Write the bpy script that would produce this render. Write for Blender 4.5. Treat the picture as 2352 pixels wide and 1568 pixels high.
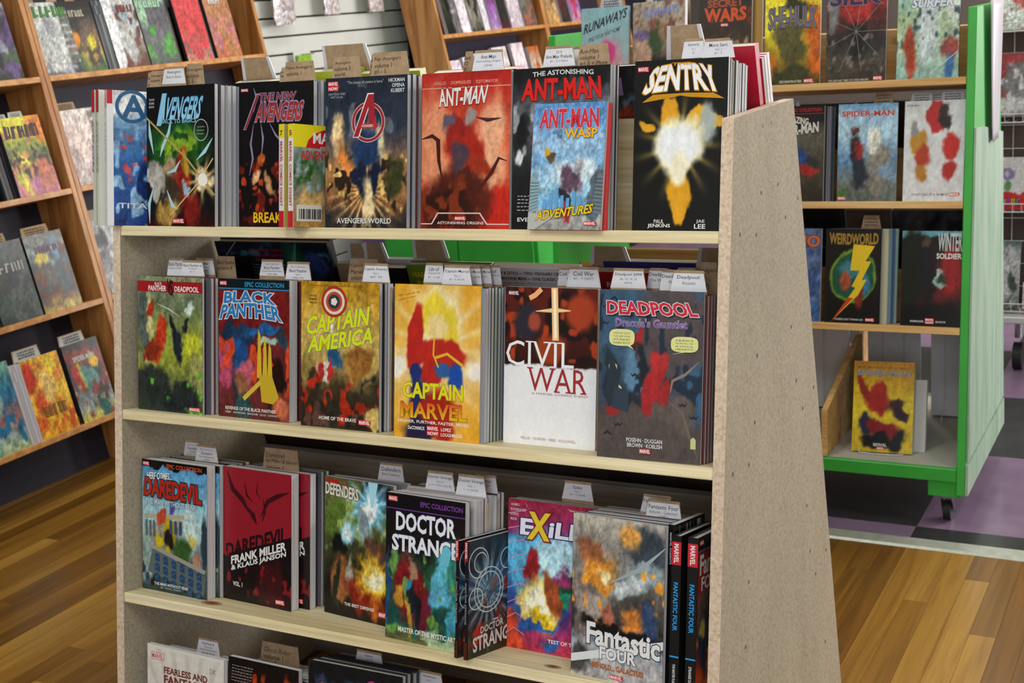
import bpy, bmesh, math, random
import numpy as np
from mathutils import Matrix, Vector

for o in list(bpy.data.objects):
    bpy.data.objects.remove(o)
SC = bpy.context.scene
COL = SC.collection
rnd = random.Random(7)

# ------------------------------------------------------------------ camera, world, lights, exposure
def make_camera():
    yaw, pitch, roll = 0.51032, 0.24653, -0.08031
    fw = Vector((-math.sin(yaw)*math.cos(pitch), math.cos(yaw)*math.cos(pitch), -math.sin(pitch)))
    r0 = Vector((math.cos(yaw), math.sin(yaw), 0))
    u0 = r0.cross(fw)
    c, s = math.cos(roll), math.sin(roll)
    r = r0*c + u0*s
    u = -r0*s + u0*c
    cam = bpy.data.cameras.new('camera')
    cam.sensor_width = 36.0
    cam.lens = 3004.25/2352*36.0
    cam.clip_start = 0.05
    cam.dof.use_dof = True
    cam.dof.focus_distance = 2.05
    cam.dof.aperture_fstop = 11.0
    ob = bpy.data.objects.new('camera', cam)
    m = Matrix((r, u, -fw)).transposed().to_4x4()
    m.translation = Vector((1.85908, -2.00745, 1.43903))
    ob.matrix_world = m
    COL.objects.link(ob)
    SC.camera = ob
make_camera()

SC.view_settings.view_transform = 'Standard'
SC.view_settings.look = 'None'
SC.view_settings.gamma = 1.0
SC.view_settings.use_curve_mapping = False
SC.view_settings.exposure = 0.0

world = bpy.data.worlds.new('world')
SC.world = world
world.use_nodes = True
wb = world.node_tree.nodes['Background']
wb.inputs[0].default_value = (0.86, 0.93, 1.0, 1)
wb.inputs[1].default_value = 1.1

def area(name, loc, target, sx, sy, power, color=(1, 1, 1), spread=None):
    l = bpy.data.lights.new(name, 'AREA')
    l.shape = 'RECTANGLE'
    l.size = sx
    l.size_y = sy
    l.energy = power
    l.color = color
    if spread:
        l.spread = spread
    o = bpy.data.objects.new(name, l)
    o.location = loc
    d = Vector(target) - Vector(loc)
    o.rotation_euler = d.to_track_quat('-Z', 'Y').to_euler()
    COL.objects.link(o)
    return o

WARM = (0.97, 1.0, 0.90)
FIXTURES = [(1.0, -1.9), (-0.9, -1.9), (2.6, -1.9), (0.4, 0.6), (-0.9, 2.2), (1.3, 2.6), (2.6, 0.6), (-0.6, 5.0), (1.6, 5.4)]
for fx, fy in FIXTURES:
    area('tube_lamp', (fx, fy, 2.86), (fx, fy, 0), 0.28, 1.15, 20 if fy > -1 else 24, WARM)
# daylight through the shop window behind the camera and through the side windows
area('window_daylight', (2.1, -4.25, 1.75), (0.7, 0.0, 0.95), 2.2, 1.9, 66, (0.95, 0.97, 1.0))
area('side_window_daylight', (3.85, 4.7, 1.75), (-1.7, 4.2, 1.3), 3.2, 1.7, 260, (1.0, 0.95, 0.95))

# ------------------------------------------------------------------ materials
def lin(c):
    return c/12.92 if c <= 0.04045 else ((c+0.055)/1.055)**2.4
def hx(s, a=1.0):
    s = s.lstrip('#')
    if len(s) == 3:
        s = s[0]*2 + s[1]*2 + s[2]*2
    return tuple(lin(int(s[i:i+2], 16)/255) for i in (0, 2, 4)) + (a,)
def hs(s):
    s = s.lstrip('#')
    if len(s) == 3:
        s = s[0]*2 + s[1]*2 + s[2]*2
    return np.array([int(s[i:i+2], 16)/255 for i in (0, 2, 4)])

def new_mat(name, rough=0.5, spec=0.5, coat=0.0, metal=0.0):
    m = bpy.data.materials.new(name)
    m.use_nodes = True
    nt = m.node_tree
    b = nt.nodes['Principled BSDF']
    b.inputs['Roughness'].default_value = rough
    b.inputs['Specular IOR Level'].default_value = spec
    b.inputs['Coat Weight'].default_value = coat
    b.inputs['Coat Roughness'].default_value = 0.12
    b.inputs['Metallic'].default_value = metal
    return m, nt, b
def N(nt, t, **kw):
    n = nt.nodes.new(t)
    for k, v in kw.items():
        setattr(n, k, v)
    return n
def ramp(nt, stops):
    n = nt.nodes.new('ShaderNodeValToRGB')
    e = n.color_ramp.elements
    while len(e) < len(stops):
        e.new(0.5)
    for i, (p, c) in enumerate(stops):
        e[i].position = p
        e[i].color = hx(c) if isinstance(c, str) else c
    return n
def mixrgb(nt, fac, a, b, mode='MIX'):
    n = nt.nodes.new('ShaderNodeMix')
    n.data_type = 'RGBA'
    n.blend_type = mode
    for sock, val in ((n.inputs[0], fac), (n.inputs[6], a), (n.inputs[7], b)):
        if hasattr(val, 'is_output'):
            nt.links.new(val, sock)
        elif isinstance(val, str):
            sock.default_value = hx(val)
        else:
            sock.default_value = val
    return n.outputs[2]
def coords(nt, scale=(1, 1, 1), jitter=True, kind='Object'):
    tc = N(nt, 'ShaderNodeTexCoord')
    mp = N(nt, 'ShaderNodeMapping')
    mp.inputs['Scale'].default_value = scale
    nt.links.new(tc.outputs[kind], mp.inputs[0])
    if jitter:
        oi = N(nt, 'ShaderNodeObjectInfo')
        mul = N(nt, 'ShaderNodeMath', operation='MULTIPLY')
        mul.inputs[1].default_value = 37.0
        nt.links.new(oi.outputs['Random'], mul.inputs[0])
        nt.links.new(mul.outputs[0], mp.inputs['Location'])
    return mp.outputs[0]
def bump(nt, b, h, strength=0.2, dist=0.002):
    n = N(nt, 'ShaderNodeBump')
    n.inputs['Strength'].default_value = strength
    n.inputs['Distance'].default_value = dist
    nt.links.new(h, n.inputs['Height'])
    nt.links.new(n.outputs[0], b.inputs['Normal'])

def mat_plain(name, col, rough=0.5, var=0.06, scale=30, **kw):
    m, nt, b = new_mat(name, rough, **kw)
    co = coords(nt)
    n = N(nt, 'ShaderNodeTexNoise')
    n.inputs['Scale'].default_value = scale
    n.inputs['Detail'].default_value = 4
    nt.links.new(co, n.inputs['Vector'])
    c = hx(col)
    r = ramp(nt, [(0.25, tuple(x*(1-var*2) for x in c[:3])+(1,)), (0.75, tuple(min(1, x*(1+var)) for x in c[:3])+(1,))])
    nt.links.new(n.outputs[0], r.inputs[0])
    nt.links.new(r.outputs[0], b.inputs['Base Color'])
    return m

def mat_attr(name, rough, coat=0.0, spec=0.5, speckle=0.0):
    m, nt, b = new_mat(name, rough, spec, coat)
    a = N(nt, 'ShaderNodeAttribute', attribute_name='Col')
    n = N(nt, 'ShaderNodeTexNoise')
    n.inputs['Scale'].default_value = 260
    n.inputs['Detail'].default_value = 2
    nt.links.new(coords(nt, jitter=False), n.inputs['Vector'])
    r = ramp(nt, [(0.3, (0.93, 0.93, 0.93, 1)), (0.7, (1.0, 1.0, 1.0, 1))])
    nt.links.new(n.outputs[0], r.inputs[0])
    nt.links.new(mixrgb(nt, 1.0, a.outputs['Color'], r.outputs[0], 'MULTIPLY'), b.inputs['Base Color'])
    if speckle:
        bump(nt, b, n.outputs[0], speckle, 0.0006)
    return m

def mat_wood(name, base, dark, light, axis=0, knots=0.5, rough=0.55, coat=0.0, contrast=1.0):
    """sawn pine: stretched grain along one axis, ring bands and a few knots"""
    m, nt, b = new_mat(name, rough, 0.4, coat)
    sc = [9.0, 9.0, 9.0]
    sc[axis] = 0.55
    co = coords(nt, sc)
    n1 = N(nt, 'ShaderNodeTexNoise')
    n1.inputs['Scale'].default_value = 3.0
    n1.inputs['Detail'].default_value = 5
    n1.inputs['Distortion'].default_value = 0.6
    nt.links.new(co, n1.inputs['Vector'])
    sc2 = [85.0, 85.0, 85.0]
    sc2[axis] = 2.6
    n2 = N(nt, 'ShaderNodeTexNoise')
    n2.inputs['Scale'].default_value = 2.0
    n2.inputs['Detail'].default_value = 3
    nt.links.new(coords(nt, sc2), n2.inputs['Vector'])
    r1 = ramp(nt, [(0.32, dark), (0.5, base), (0.68, light)])
    nt.links.new(n1.outputs[0], r1.inputs[0])
    r2 = ramp(nt, [(0.3, (1-0.24*contrast,)*3+(1,)), (0.62, (1, 1, 1, 1))])
    nt.links.new(n2.outputs[0], r2.inputs[0])
    c = mixrgb(nt, 1.0, r1.outputs[0], r2.outputs[0], 'MULTIPLY')
    if knots:
        ks = [7.0, 7.0, 7.0]
        ks[axis] = 2.6
        v = N(nt, 'ShaderNodeTexVoronoi')
        v.inputs['Scale'].default_value = 1.0
        nt.links.new(coords(nt, ks), v.inputs['Vector'])
        rk = ramp(nt, [(0.03, '4a2410'), (0.07, '8d5a30'), (0.12, (1, 1, 1, 1))])
        nt.links.new(v.outputs['Distance'], rk.inputs[0])
        c = mixrgb(nt, knots, c, mixrgb(nt, 1.0, c, rk.outputs[0], 'MULTIPLY'))
    nt.links.new(c, b.inputs['Base Color'])
    bump(nt, b, n2.outputs[0], 0.12, 0.0008)
    return m

def mat_speckle(name, base, dark, light, scale=220, rough=0.8):
    m, nt, b = new_mat(name, rough, 0.3)
    n = N(nt, 'ShaderNodeTexNoise')
    n.inputs['Scale'].default_value = scale
    n.inputs['Detail'].default_value = 6
    n.inputs['Roughness'].default_value = 0.7
    nt.links.new(coords(nt), n.inputs['Vector'])
    n3 = N(nt, 'ShaderNodeTexNoise')
    n3.inputs['Scale'].default_value = 3.2
    nt.links.new(coords(nt, (3, 3, 0.7)), n3.inputs['Vector'])
    r = ramp(nt, [(0.3, dark), (0.5, base), (0.72, light)])
    nt.links.new(n.outputs[0], r.inputs[0])
    r3 = ramp(nt, [(0.3, (0.88, 0.87, 0.86, 1)), (0.7, (1, 1, 1, 1))])
    nt.links.new(n3.outputs[0], r3.inputs[0])
    nt.links.new(mixrgb(nt, 1.0, r.outputs[0], r3.outputs[0], 'MULTIPLY'), b.inputs['Base Color'])
    bump(nt, b, n.outputs[0], 0.12, 0.0006)
    return m

def mat_pages(name, a, bcol):
    m, nt, b = new_mat(name, 0.8, 0.2)
    n = N(nt, 'ShaderNodeTexNoise')
    n.inputs['Scale'].default_value = 1.0
    n.inputs['Detail'].default_value = 3
    nt.links.new(coords(nt, (6, 1400, 6)), n.inputs['Vector'])
    r = ramp(nt, [(0.3, bcol), (0.6, a)])
    nt.links.new(n.outputs[0], r.inputs[0])
    nt.links.new(r.outputs[0], b.inputs['Base Color'])
    return m

def mat_plank():
    m, nt, b = new_mat('oiled_hardwood', 0.36, 0.45, 0.18)
    co = coords(nt, (16, 0.9, 16))
    n1 = N(nt, 'ShaderNodeTexNoise')
    n1.inputs['Scale'].default_value = 1.7
    n1.inputs['Detail'].default_value = 6
    n1.inputs['Distortion'].default_value = 1.1
    nt.links.new(co, n1.inputs['Vector'])
    n2 = N(nt, 'ShaderNodeTexNoise')
    n2.inputs['Scale'].default_value = 2.0
    nt.links.new(coords(nt, (120, 3, 120)), n2.inputs['Vector'])
    oi = N(nt, 'ShaderNodeObjectInfo')
    tone = ramp(nt, [(0.0, '664310'), (0.3, '7e571c'), (0.5, '704a16'), (0.75, '936a28'), (1.0, 'a57c38')])
    nt.links.new(oi.outputs['Random'], tone.inputs[0])
    r = ramp(nt, [(0.3, (0.66, 0.60, 0.52, 1)), (0.55, (1, 1, 1, 1)), (0.8, (1.22, 1.2, 1.1, 1))])
    nt.links.new(n1.outputs[0], r.inputs[0])
    r2 = ramp(nt, [(0.3, (0.86, 0.84, 0.8, 1)), (0.6, (1, 1, 1, 1))])
    nt.links.new(n2.outputs[0], r2.inputs[0])
    c = mixrgb(nt, 1.0, mixrgb(nt, 1.0, tone.outputs[0], r.outputs[0], 'MULTIPLY'), r2.outputs[0], 'MULTIPLY')
    nt.links.new(c, b.inputs['Base Color'])
    return m

def mat_wash():
    m, nt, b = new_mat('washed_green_plywood', 0.6, 0.4)
    n = N(nt, 'ShaderNodeTexNoise')
    n.inputs['Scale'].default_value = 2.2
    n.inputs['Detail'].default_value = 7
    n.inputs['Roughness'].default_value = 0.65
    nt.links.new(coords(nt, (9, 9, 1.3)), n.inputs['Vector'])
    r = ramp(nt, [(0.28, '64866a'), (0.46, '84a088'), (0.62, '98aa9a'), (0.8, 'a8b8a8')])
    nt.links.new(n.outputs[0], r.inputs[0])
    nt.links.new(r.outputs[0], b.inputs['Base Color'])
    return m

M = dict(
    print=mat_attr('printed_cover', 0.30, 0.10, 0.32, 0.06),
    paper=mat_attr('printed_paper', 0.62, 0.0, 0.3),
    pages=mat_pages('page_edges', 'e4e2e6', 'a7a6ae'),
    pages_cream=mat_pages('cream_page_edges', 'dcd6c8', 'a39c8d'),
    kraft=mat_speckle('kraft_card', 'a38a6e', '94795d', 'b39a7d', 60),
    mdf=mat_speckle('particle_board_face', 'aea491', '938872', 'c0b6a4', 190),
    mdf_edge=mat_speckle('particle_board_edge', 'd3bda8', 'b2957c', 'e6d6c6', 150),
    pine=mat_wood('pale_pine', 'e6d6ae', 'd8c496', 'efe2c0', 0, 0.5),
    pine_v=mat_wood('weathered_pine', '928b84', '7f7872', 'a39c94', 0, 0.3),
    honey=mat_wood('honey_pine_shelf', 'c48a4e', 'ae7338', 'd6a064', 1, 0.6, 0.4, 0.15),
    honey_v=mat_wood('honey_pine_upright', 'b67c44', '935a28', 'ca9356', 2, 0.9, 0.4, 0.15),
    honey_x=mat_wood('honey_pine_board', 'c99d63', 'b98a50', 'd8b27a', 0, 0.5),
    plank=mat_plank(),
    purple=mat_plain('purple_floor_tile', '7c6680', 0.32, 0.10, 14, coat=0.25),
    black=mat_plain('black_floor_tile', '2d2f30', 0.34, 0.16, 16, coat=0.2),
    green=mat_plain('green_paint', '34a23a', 0.42, 0.08, 8),
    green_dark=mat_plain('dark_green_paint', '1f5a24', 0.5, 0.1, 8),
    wash=mat_wash(),
    metal=mat_plain('brushed_metal_strip', 'b9bdb2', 0.42, 0.1, 40, metal=0.45),
    chrome=mat_plain('chrome', 'b5b5b8', 0.16, 0.02, 20, metal=1.0),
    wire=mat_plain('white_wire', 'c6c6c8', 0.35, 0.03, 20),
    rubber=mat_plain('black_rubber', '18181a', 0.6, 0.1, 20),
    navy=mat_plain('navy_paint', '221f33', 0.6, 0.06, 5),
    backwall=mat_plain('greige_wall_paint', '5e554e', 0.8, 0.05, 3),
    violet=mat_plain('violet_paint', '6a5080', 0.6, 0.05, 5),
    slat=mat_plain('white_slat_board', 'c6c7c2', 0.5, 0.03, 6),
    slot=mat_plain('dark_slot', '1b1b1e', 0.7, 0.02, 6),
    grey=mat_plain('grey_white_laminate', 'aaa79f', 0.5, 0.05, 5),
    white=mat_plain('white_plastic', 'c9c6cf', 0.3, 0.03, 6),
    plaster=mat_plain('plaster', 'c9c2b4', 0.9, 0.03, 6),
    hole=mat_plain('screw_head', '5b4c40', 0.5, 0.1, 90, metal=0.3),
    backing=mat_plain('dark_backing', '2a241f', 0.8, 0.06, 9),
)
def mat_foil():
    m, nt, b = new_mat('crinkled_clear_film', 0.12, 0.8, 0.6)
    n = N(nt, 'ShaderNodeTexNoise')
    n.inputs['Scale'].default_value = 34
    n.inputs['Detail'].default_value = 3
    nt.links.new(coords(nt), n.inputs['Vector'])
    r = ramp(nt, [(0.3, '8a8390'), (0.45, 'b8a8a4'), (0.55, 'd8d2d6'), (0.7, '9a9098')])
    nt.links.new(n.outputs[0], r.inputs[0])
    nt.links.new(r.outputs[0], b.inputs['Base Color'])
    bump(nt, b, n.outputs[0], 0.9, 0.01)
    return m
M['foil'] = mat_foil()
gm, gnt, gb = new_mat('window_glass', 0.02)
gb.inputs['Transmission Weight'].default_value = 1.0
M['glass'] = gm

# ------------------------------------------------------------------ object helpers
def empty(name, loc=(0, 0, 0), mat=None):
    o = bpy.data.objects.new(name, None)
    o.empty_display_size = 0.05
    COL.objects.link(o)
    if mat is not None:
        o.matrix_world = mat
    else:
        o.location = loc
    return o
def tag(o, label=None, cat=None, group=None, kind=None):
    if label: o['label'] = label
    if cat: o['category'] = cat
    if group: o['group'] = group
    if kind: o['kind'] = kind
    return o
def link(name, me, parent=None):
    o = bpy.data.objects.new(name, me)
    COL.objects.link(o)
    if parent is not None:
        o.parent = parent
    return o

class MB:
    """mesh collector with one colour per vertex"""
    def __init__(s):
        s.v, s.f, s.c, s.n = [], [], [], 0
    def add(s, verts, faces, col=(1, 1, 1, 1)):
        verts = np.asarray(verts, float).reshape(-1, 3)
        k = len(verts)
        s.v.append(verts)
        c = np.asarray(col, float)
        s.c.append(np.tile(c, (k, 1)) if c.ndim == 1 else c)
        n = s.n
        s.f.extend([tuple(i+n for i in f) for f in faces])
        s.n += k
        return s
    def box(s, x0, x1, y0, y1, z0, z1, col=(1, 1, 1, 1)):
        v = [(x, y, z) for x in (x0, x1) for y in (y0, y1) for z in (z0, z1)]
        return s.add(v, [(0, 1, 3, 2), (4, 6, 7, 5), (0, 4, 5, 1), (2, 3, 7, 6), (0, 2, 6, 4), (1, 5, 7, 3)], col)
    def poly(s, pts, y, col):
        """flat polygon in the x/z plane at depth y, facing -y"""
        s.add([(a, y, b) for a, b in pts], [tuple(range(len(pts)))], col)
    def prism(s, pts, axis, a, b, col=(1, 1, 1, 1)):
        """extrude a 2-D outline along an axis (0: x with (y,z) points, 1: y with (x,z) points, 2: z with (x,y) points)"""
        def P(p, t):
            return {0: (t, p[0], p[1]), 1: (p[0], t, p[1]), 2: (p[0], p[1], t)}[axis]
        k = len(pts)
        v = [P(p, a) for p in pts] + [P(p, b) for p in pts]
        f = [tuple(range(k))[::-1], tuple(range(k, 2*k))] + [(i, (i+1) % k, k+(i+1) % k, k+i) for i in range(k)]
        return s.add(v, f, col)
    def tube(s, pts, r, n=6, col=(1, 1, 1, 1)):
        pts = [Vector(p) for p in pts]
        rings = []
        for i, p in enumerate(pts):
            d = (pts[min(i+1, len(pts)-1)] - pts[max(i-1, 0)]).normalized()
            up = Vector((0, 0, 1)) if abs(d.z) < 0.9 else Vector((1, 0, 0))
            a = d.cross(up).normalized()
            b = d.cross(a)
            rings += [p + a*math.cos(2*math.pi*k/n)*r + b*math.sin(2*math.pi*k/n)*r for k in range(n)]
        f = []
        for i in range(len(pts)-1):
            for k in range(n):
                f.append((i*n+k, i*n+(k+1) % n, (i+1)*n+(k+1) % n, (i+1)*n+k))
        f.append(tuple(range(n)))
        f.append(tuple(range((len(pts)-1)*n, len(pts)*n))[::-1])
        return s.add([tuple(v) for v in rings], f, col)
    def mesh(s, name, mat, smooth=False, bevel=0.0, fix=True):
        me = bpy.data.meshes.new(name)
        V = np.concatenate(s.v)
        me.from_pydata(V.tolist(), [], s.f)
        at = me.color_attributes.new('Col', 'FLOAT_COLOR', 'POINT')
        at.data.foreach_set('color', np.concatenate(s.c).astype(np.float32).ravel())
        if fix or bevel:
            bm = bmesh.new()
            bm.from_mesh(me)
            if fix:
                bmesh.ops.recalc_face_normals(bm, faces=bm.faces)
            if bevel:
                bmesh.ops.bevel(bm, geom=bm.edges[:], offset=bevel, segments=1, affect='EDGES', clamp_overlap=True)
            bm.to_mesh(me)
            bm.free()
        me.materials.append(mat)
        if smooth:
            me.shade_smooth()
        return me
    def build(s, name, mat, parent=None, **kw):
        return link(name, s.mesh(name, mat, **kw), parent)

def board(name, dims, mat, parent, matrix=None, loc=None, bevel=0.0012):
    (x0, x1), (y0, y1), (z0, z1) = dims
    o = MB().box(x0, x1, y0, y1, z0, z1).build(name, mat, parent, bevel=bevel)
    if matrix is not None:
        o.matrix_local = matrix
    if loc is not None:
        o.location = loc
    return o

# ------------------------------------------------------------------ text as mesh
TXT = {}
def text_mesh(s, bold=0.0, res=2):
    key = (s, round(bold, 4), res)
    if key in TXT:
        return TXT[key]
    cu = bpy.data.curves.new('t', 'FONT')
    cu.body = s
    cu.resolution_u = res
    cu.offset = bold
    cu.fill_mode = 'FRONT'
    ob = bpy.data.objects.new('t', cu)
    me = bpy.data.meshes.new_from_object(ob)
    n = len(me.vertices)
    if n == 0:
        TXT[key] = (np.zeros((0, 2)), [])
    else:
        a = np.empty(n*3)
        me.vertices.foreach_get('co', a)
        TXT[key] = (a.reshape(-1, 3)[:, :2].copy(), [tuple(p.vertices) for p in me.polygons])
    bpy.data.meshes.remove(me)
    bpy.data.objects.remove(ob)
    bpy.data.curves.remove(cu)
    return TXT[key]

class Canvas:
    """flat print on the x/z plane of a cover w wide and h high; every layer is a hair nearer than the last"""
    def __init__(s, w, h, y=0.0, step=0.00006):
        s.mb, s.w, s.h, s.y, s.step = MB(), w, h, y, step
        s.k = 1
    def nexty(s):
        s.k += 1
        return s.y - s.k*s.step
    def poly(s, pts, col):
        s.mb.poly([(a*s.w, b*s.h) for a, b in pts], s.nexty(), hx(col))
    def rect(s, u0, v0, u1, v1, col):
        s.poly([(u0, v0), (u1, v0), (u1, v1), (u0, v1)], col)
    def ring(s, u, v, r0, r1, col, n=28, sq=1.0):
        y = s.nexty()
        vs = []
        for i in range(n):
            a = 2*math.pi*i/n
            for r in (r0, r1):
                vs.append((u*s.w + math.cos(a)*r*s.w, y, v*s.h + math.sin(a)*r*s.w*sq))
        s.mb.add(vs, [(2*i, 2*i+1, (2*i+3) % (2*n), (2*i+2) % (2*n)) for i in range(n)], hx(col))
    def disc(s, u, v, r, col, n=22, sq=1.0):
        s.poly([(u+math.cos(2*math.pi*i/n)*r, v+math.sin(2*math.pi*i/n)*r*sq*s.w/s.h) for i in range(n)], col)
    def stroke(s, pts, wd, col, taper=True):
        y = s.nexty()
        P = [np.array([a*s.w, b*s.h]) for a, b in pts]
        L, k = [], len(P)
        for i, p in enumerate(P):
            d = P[min(i+1, k-1)] - P[max(i-1, 0)]
            d = d/(np.hypot(*d)+1e-9)
            nn = np.array([-d[1], d[0]])
            ww = wd*s.w/2*((1-abs(2*i/(k-1)-1)**2*0.85) if taper else 1)
            L += [(p+nn*ww), (p-nn*ww)]
        s.mb.add([(a, y, b) for a, b in L], [(2*i, 2*i+1, 2*i+3, 2*i+2) for i in range(k-1)], hx(col))
    def text(s, t, box, col, bold=0.02, out=None, ow=0.05, shear=0.0, arc=0.0, slope=0.0, taper=0.0, shadow=None, col2=None):
        u0, v0, u1, v1 = box
        bold = min(bold*0.55, 0.034)
        ow = ow*0.8
        V, F = text_mesh(t, bold)
        if not len(V):
            return
        lo, hi = V.min(0), V.max(0)
        sz = np.maximum(hi-lo, 1e-6)
        def mp(V, dx=0, dz=0):
            q = (V-lo)/sz
            a, b = q[:, 0], q[:, 1]
            a2 = 0.5+(a-0.5)*(1+taper*(1-b)) + shear*b
            b2 = b + arc*(1-(2*a-1)**2)
            x = u0 + a2*(u1-u0) + dx
            z = v0 + b2*(v1-v0) + slope*(a-0.5)*1.0 + dz
            return x*s.w, z*s.h, b
        layers = []
        if shadow:
            layers.append((text_mesh(t, bold+ow*0.5), shadow, 0.014, -0.009))
        if out:
            layers.append((text_mesh(t, bold+ow), out, 0, 0))
        layers.append(((V, F), col, 0, 0))
        for i, ((VV, FF), c, dx, dz) in enumerate(layers):
            y = s.nexty()
            x, z, b = mp(VV, dx, dz)
            cc = np.array(hx(c))
            if col2 and i == len(layers)-1:
                b = np.clip(b, 0, 1)[:, None]
                cc = np.array(hx(col2))*(1-b) + cc*b
            s.mb.add(np.stack([x, np.full(len(x), y), z], 1), FF, cc)
    def lines(s, t, u0, u1, v, lh, col, bold=0.01, gap=1.35, center=True):
        """several text lines, each at natural proportions, inside u0..u1"""
        for ln in t.split('|'):
            if ln:
                V, F = text_mesh(ln, bold)
                wn = (V[:, 0].max()-V[:, 0].min()) if len(V) else 1
                hn = 0.72
                wd = wn/hn*lh*s.h/s.w*0.86
                wd = min(wd, u1-u0)
                c = (u0+u1)/2
                a = c-wd/2 if center else u0
                s.text(ln, (a, v-lh, a+wd, v), col, bold)
            v -= lh*gap
    def scribble(s, u0, v0, u1, v1, rows, col, wd=0.008, seed=3):
        """rows of unreadable small print: broken short strokes"""
        rs = random.Random(seed)
        for r in range(rows):
            v = v1-(v1-v0)*(r+.5)/rows
            u = u0
            while u < u1-.01:
                L = rs.uniform(.02, .07)*(u1-u0)/.5
                e = min(u+L, u1)
                s.stroke([(u, v), ((u+e)/2, v+rs.uniform(-.1, .1)*(v1-v0)/rows), (e, v)], wd, col, False)
                u = e+.012*(u1-u0)/.3
    def bars(s, u0, v0, u1, v1, n, col, out='18181c', seed=1):
        """an unreadable title: a row of slanted blocks"""
        rs = random.Random(seed)
        w = (u1-u0)/n
        for c_, g in ((out, .012), (col, 0)):
            rs = random.Random(seed)
            for i in range(n):
                a = u0+i*w
                d = rs.uniform(-.1, .1)*w
                t = rs.uniform(0, .12)*(v1-v0)
                s.poly([(a+.08*w-g, v0-g*.6), (a+.42*w+g, v0-g*.6), (a+.5*w+d+g, v1-t+g*.6), (a+.16*w+d-g, v1-t+g*.6)], c_)
                if rs.random() < .8:
                    m = v0+(v1-v0)*rs.choice((.15, .5, .85))
                    s.poly([(a+.3*w, m-(v1-v0)*.1), (a+.86*w, m-(v1-v0)*.1), (a+.9*w, m+(v1-v0)*.1), (a+.3*w, m+(v1-v0)*.1)], c_)
                if rs.random() < .55:
                    s.poly([(a+.66*w, v0), (a+.9*w, v0), (a+.92*w+d, v1-t), (a+.68*w+d, v1-t)], c_)
    def logo(s, u, v, wd=0.2, hgt=None, now=False, col='c8202c'):
        """small red publisher's box with white capitals"""
        hgt = hgt or wd*0.26
        s.rect(u, v, u+wd, v+hgt, col)
        s.text('MARVEL', (u+wd*0.05, v+hgt*0.13, u+wd*0.95, v+hgt*0.87), 'f6f0f0', 0.03)
        if now:
            s.rect(u, v-hgt*0.95, u+wd, v-hgt*0.06, 'c8202c')
            s.text('NOW!', (u+wd*0.07, v-hgt*0.86, u+wd*0.93, v-hgt*0.14), 'f6f0f0', 0.03)

# ------------------------------------------------------------------ painted grounds
def lattice(rs, k, U, V):
    g = rs.rand(k+3, k+3)
    x = np.clip(U, 0, 1)*k
    z = np.clip(V, 0, 1)*k
    i, j = x.astype(int), z.astype(int)
    fx, fz = x-i, z-j
    fx = fx*fx*(3-2*fx)
    fz = fz*fz*(3-2*fz)
    return (g[i, j]*(1-fx)+g[i+1, j]*fx)*(1-fz) + (g[i, j+1]*(1-fx)+g[i+1, j+1]*fx)*fz
def sstep(a, b, x):
    t = np.clip((x-a)/(b-a), 0, 1)
    return t*t*(3-2*t)
def paint(nx, nz, bg, ops, seed, amp=0.16, warp=0.05):
    """bg: (v, colour) stops from the bottom up.  ops: b = blob, n = mottled patch, r = rays"""
    rs = np.random.RandomState(seed)
    U, V = np.meshgrid(np.linspace(0, 1, nx+1), np.linspace(0, 1, nz+1), indexing='ij')
    wu = (lattice(rs, 6, U, V)-0.5)*warp*2 + (lattice(rs, 15, U, V)-0.5)*warp
    wv = (lattice(rs, 6, U, V)-0.5)*warp*2 + (lattice(rs, 15, U, V)-0.5)*warp
    hf = 0.55*warp
    wu = wu + (lattice(rs, 30, U, V)-0.5)*hf + (lattice(rs, 52, U, V)-0.5)*hf*0.7
    wv = wv + (lattice(rs, 30, U, V)-0.5)*hf + (lattice(rs, 52, U, V)-0.5)*hf*0.7
    A, B = U+wu, V+wv
    bg = sorted(bg)
    vs = np.array([b[0] for b in bg])
    cs = np.array([hs(b[1]) for b in bg])
    C = np.stack([np.interp(B, vs, cs[:, k]) for k in range(3)], -1)
    for op in ops:
        if op[0] == 'b':
            _, u, v, ru, rv, rot, c = op[:7]
            soft = (op[7] if len(op) > 7 else 0.25)*0.62
            dx, dz = A-u, (B-v)*1.54
            r = math.radians(rot)
            p = (dx*math.cos(r)+dz*math.sin(r))/ru
            q = (-dx*math.sin(r)+dz*math.cos(r))/(rv*1.54)
            m = 1-sstep(1-soft, 1+soft, np.sqrt(p*p+q*q))
        elif op[0] == 'n':
            _, k, c, thr, v0, v1 = op
            n = lattice(rs, k, U, V)*0.65+lattice(rs, k*2, U, V)*0.35
            m = sstep(thr, thr+0.08, n)*sstep(v0-0.04, v0+0.04, B)*(1-sstep(v1-0.04, v1+0.04, B))
        elif op[0] == 'r':
            _, u, v, k, c, ln = op
            dx, dz = U-u, (V-v)*1.54
            rr = np.sqrt(dx*dx+dz*dz)
            an = np.arctan2(dz, dx)
            m = (0.5+0.5*np.cos(an*k+rs.rand()*6))**3*(1-sstep(ln*0.2, ln, rr))
            m = np.clip(m, 0, 1)
        C = C*(1-m[..., None]) + hs(c)*m[..., None]
    f = 1 + amp*((lattice(rs, 13, U, V)-0.5)*1.3 + (lattice(rs, 26, U, V)-0.5)*1.5 + (lattice(rs, 52, U, V)-0.5)*1.6)
    ink = lattice(rs, 18, U, V)*.6 + lattice(rs, 34, U, V)*.4
    f = f * (1 - (0.17 if amp > .09 else 0.1 if amp > .06 else 0)*np.exp(-((ink-0.5)/0.035)**2))
    C = np.clip(C*f[..., None], 0, 1)
    L = np.where(C <= 0.04045, C/12.92, ((C+0.055)/1.055)**2.4)
    return U, V, L

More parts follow.
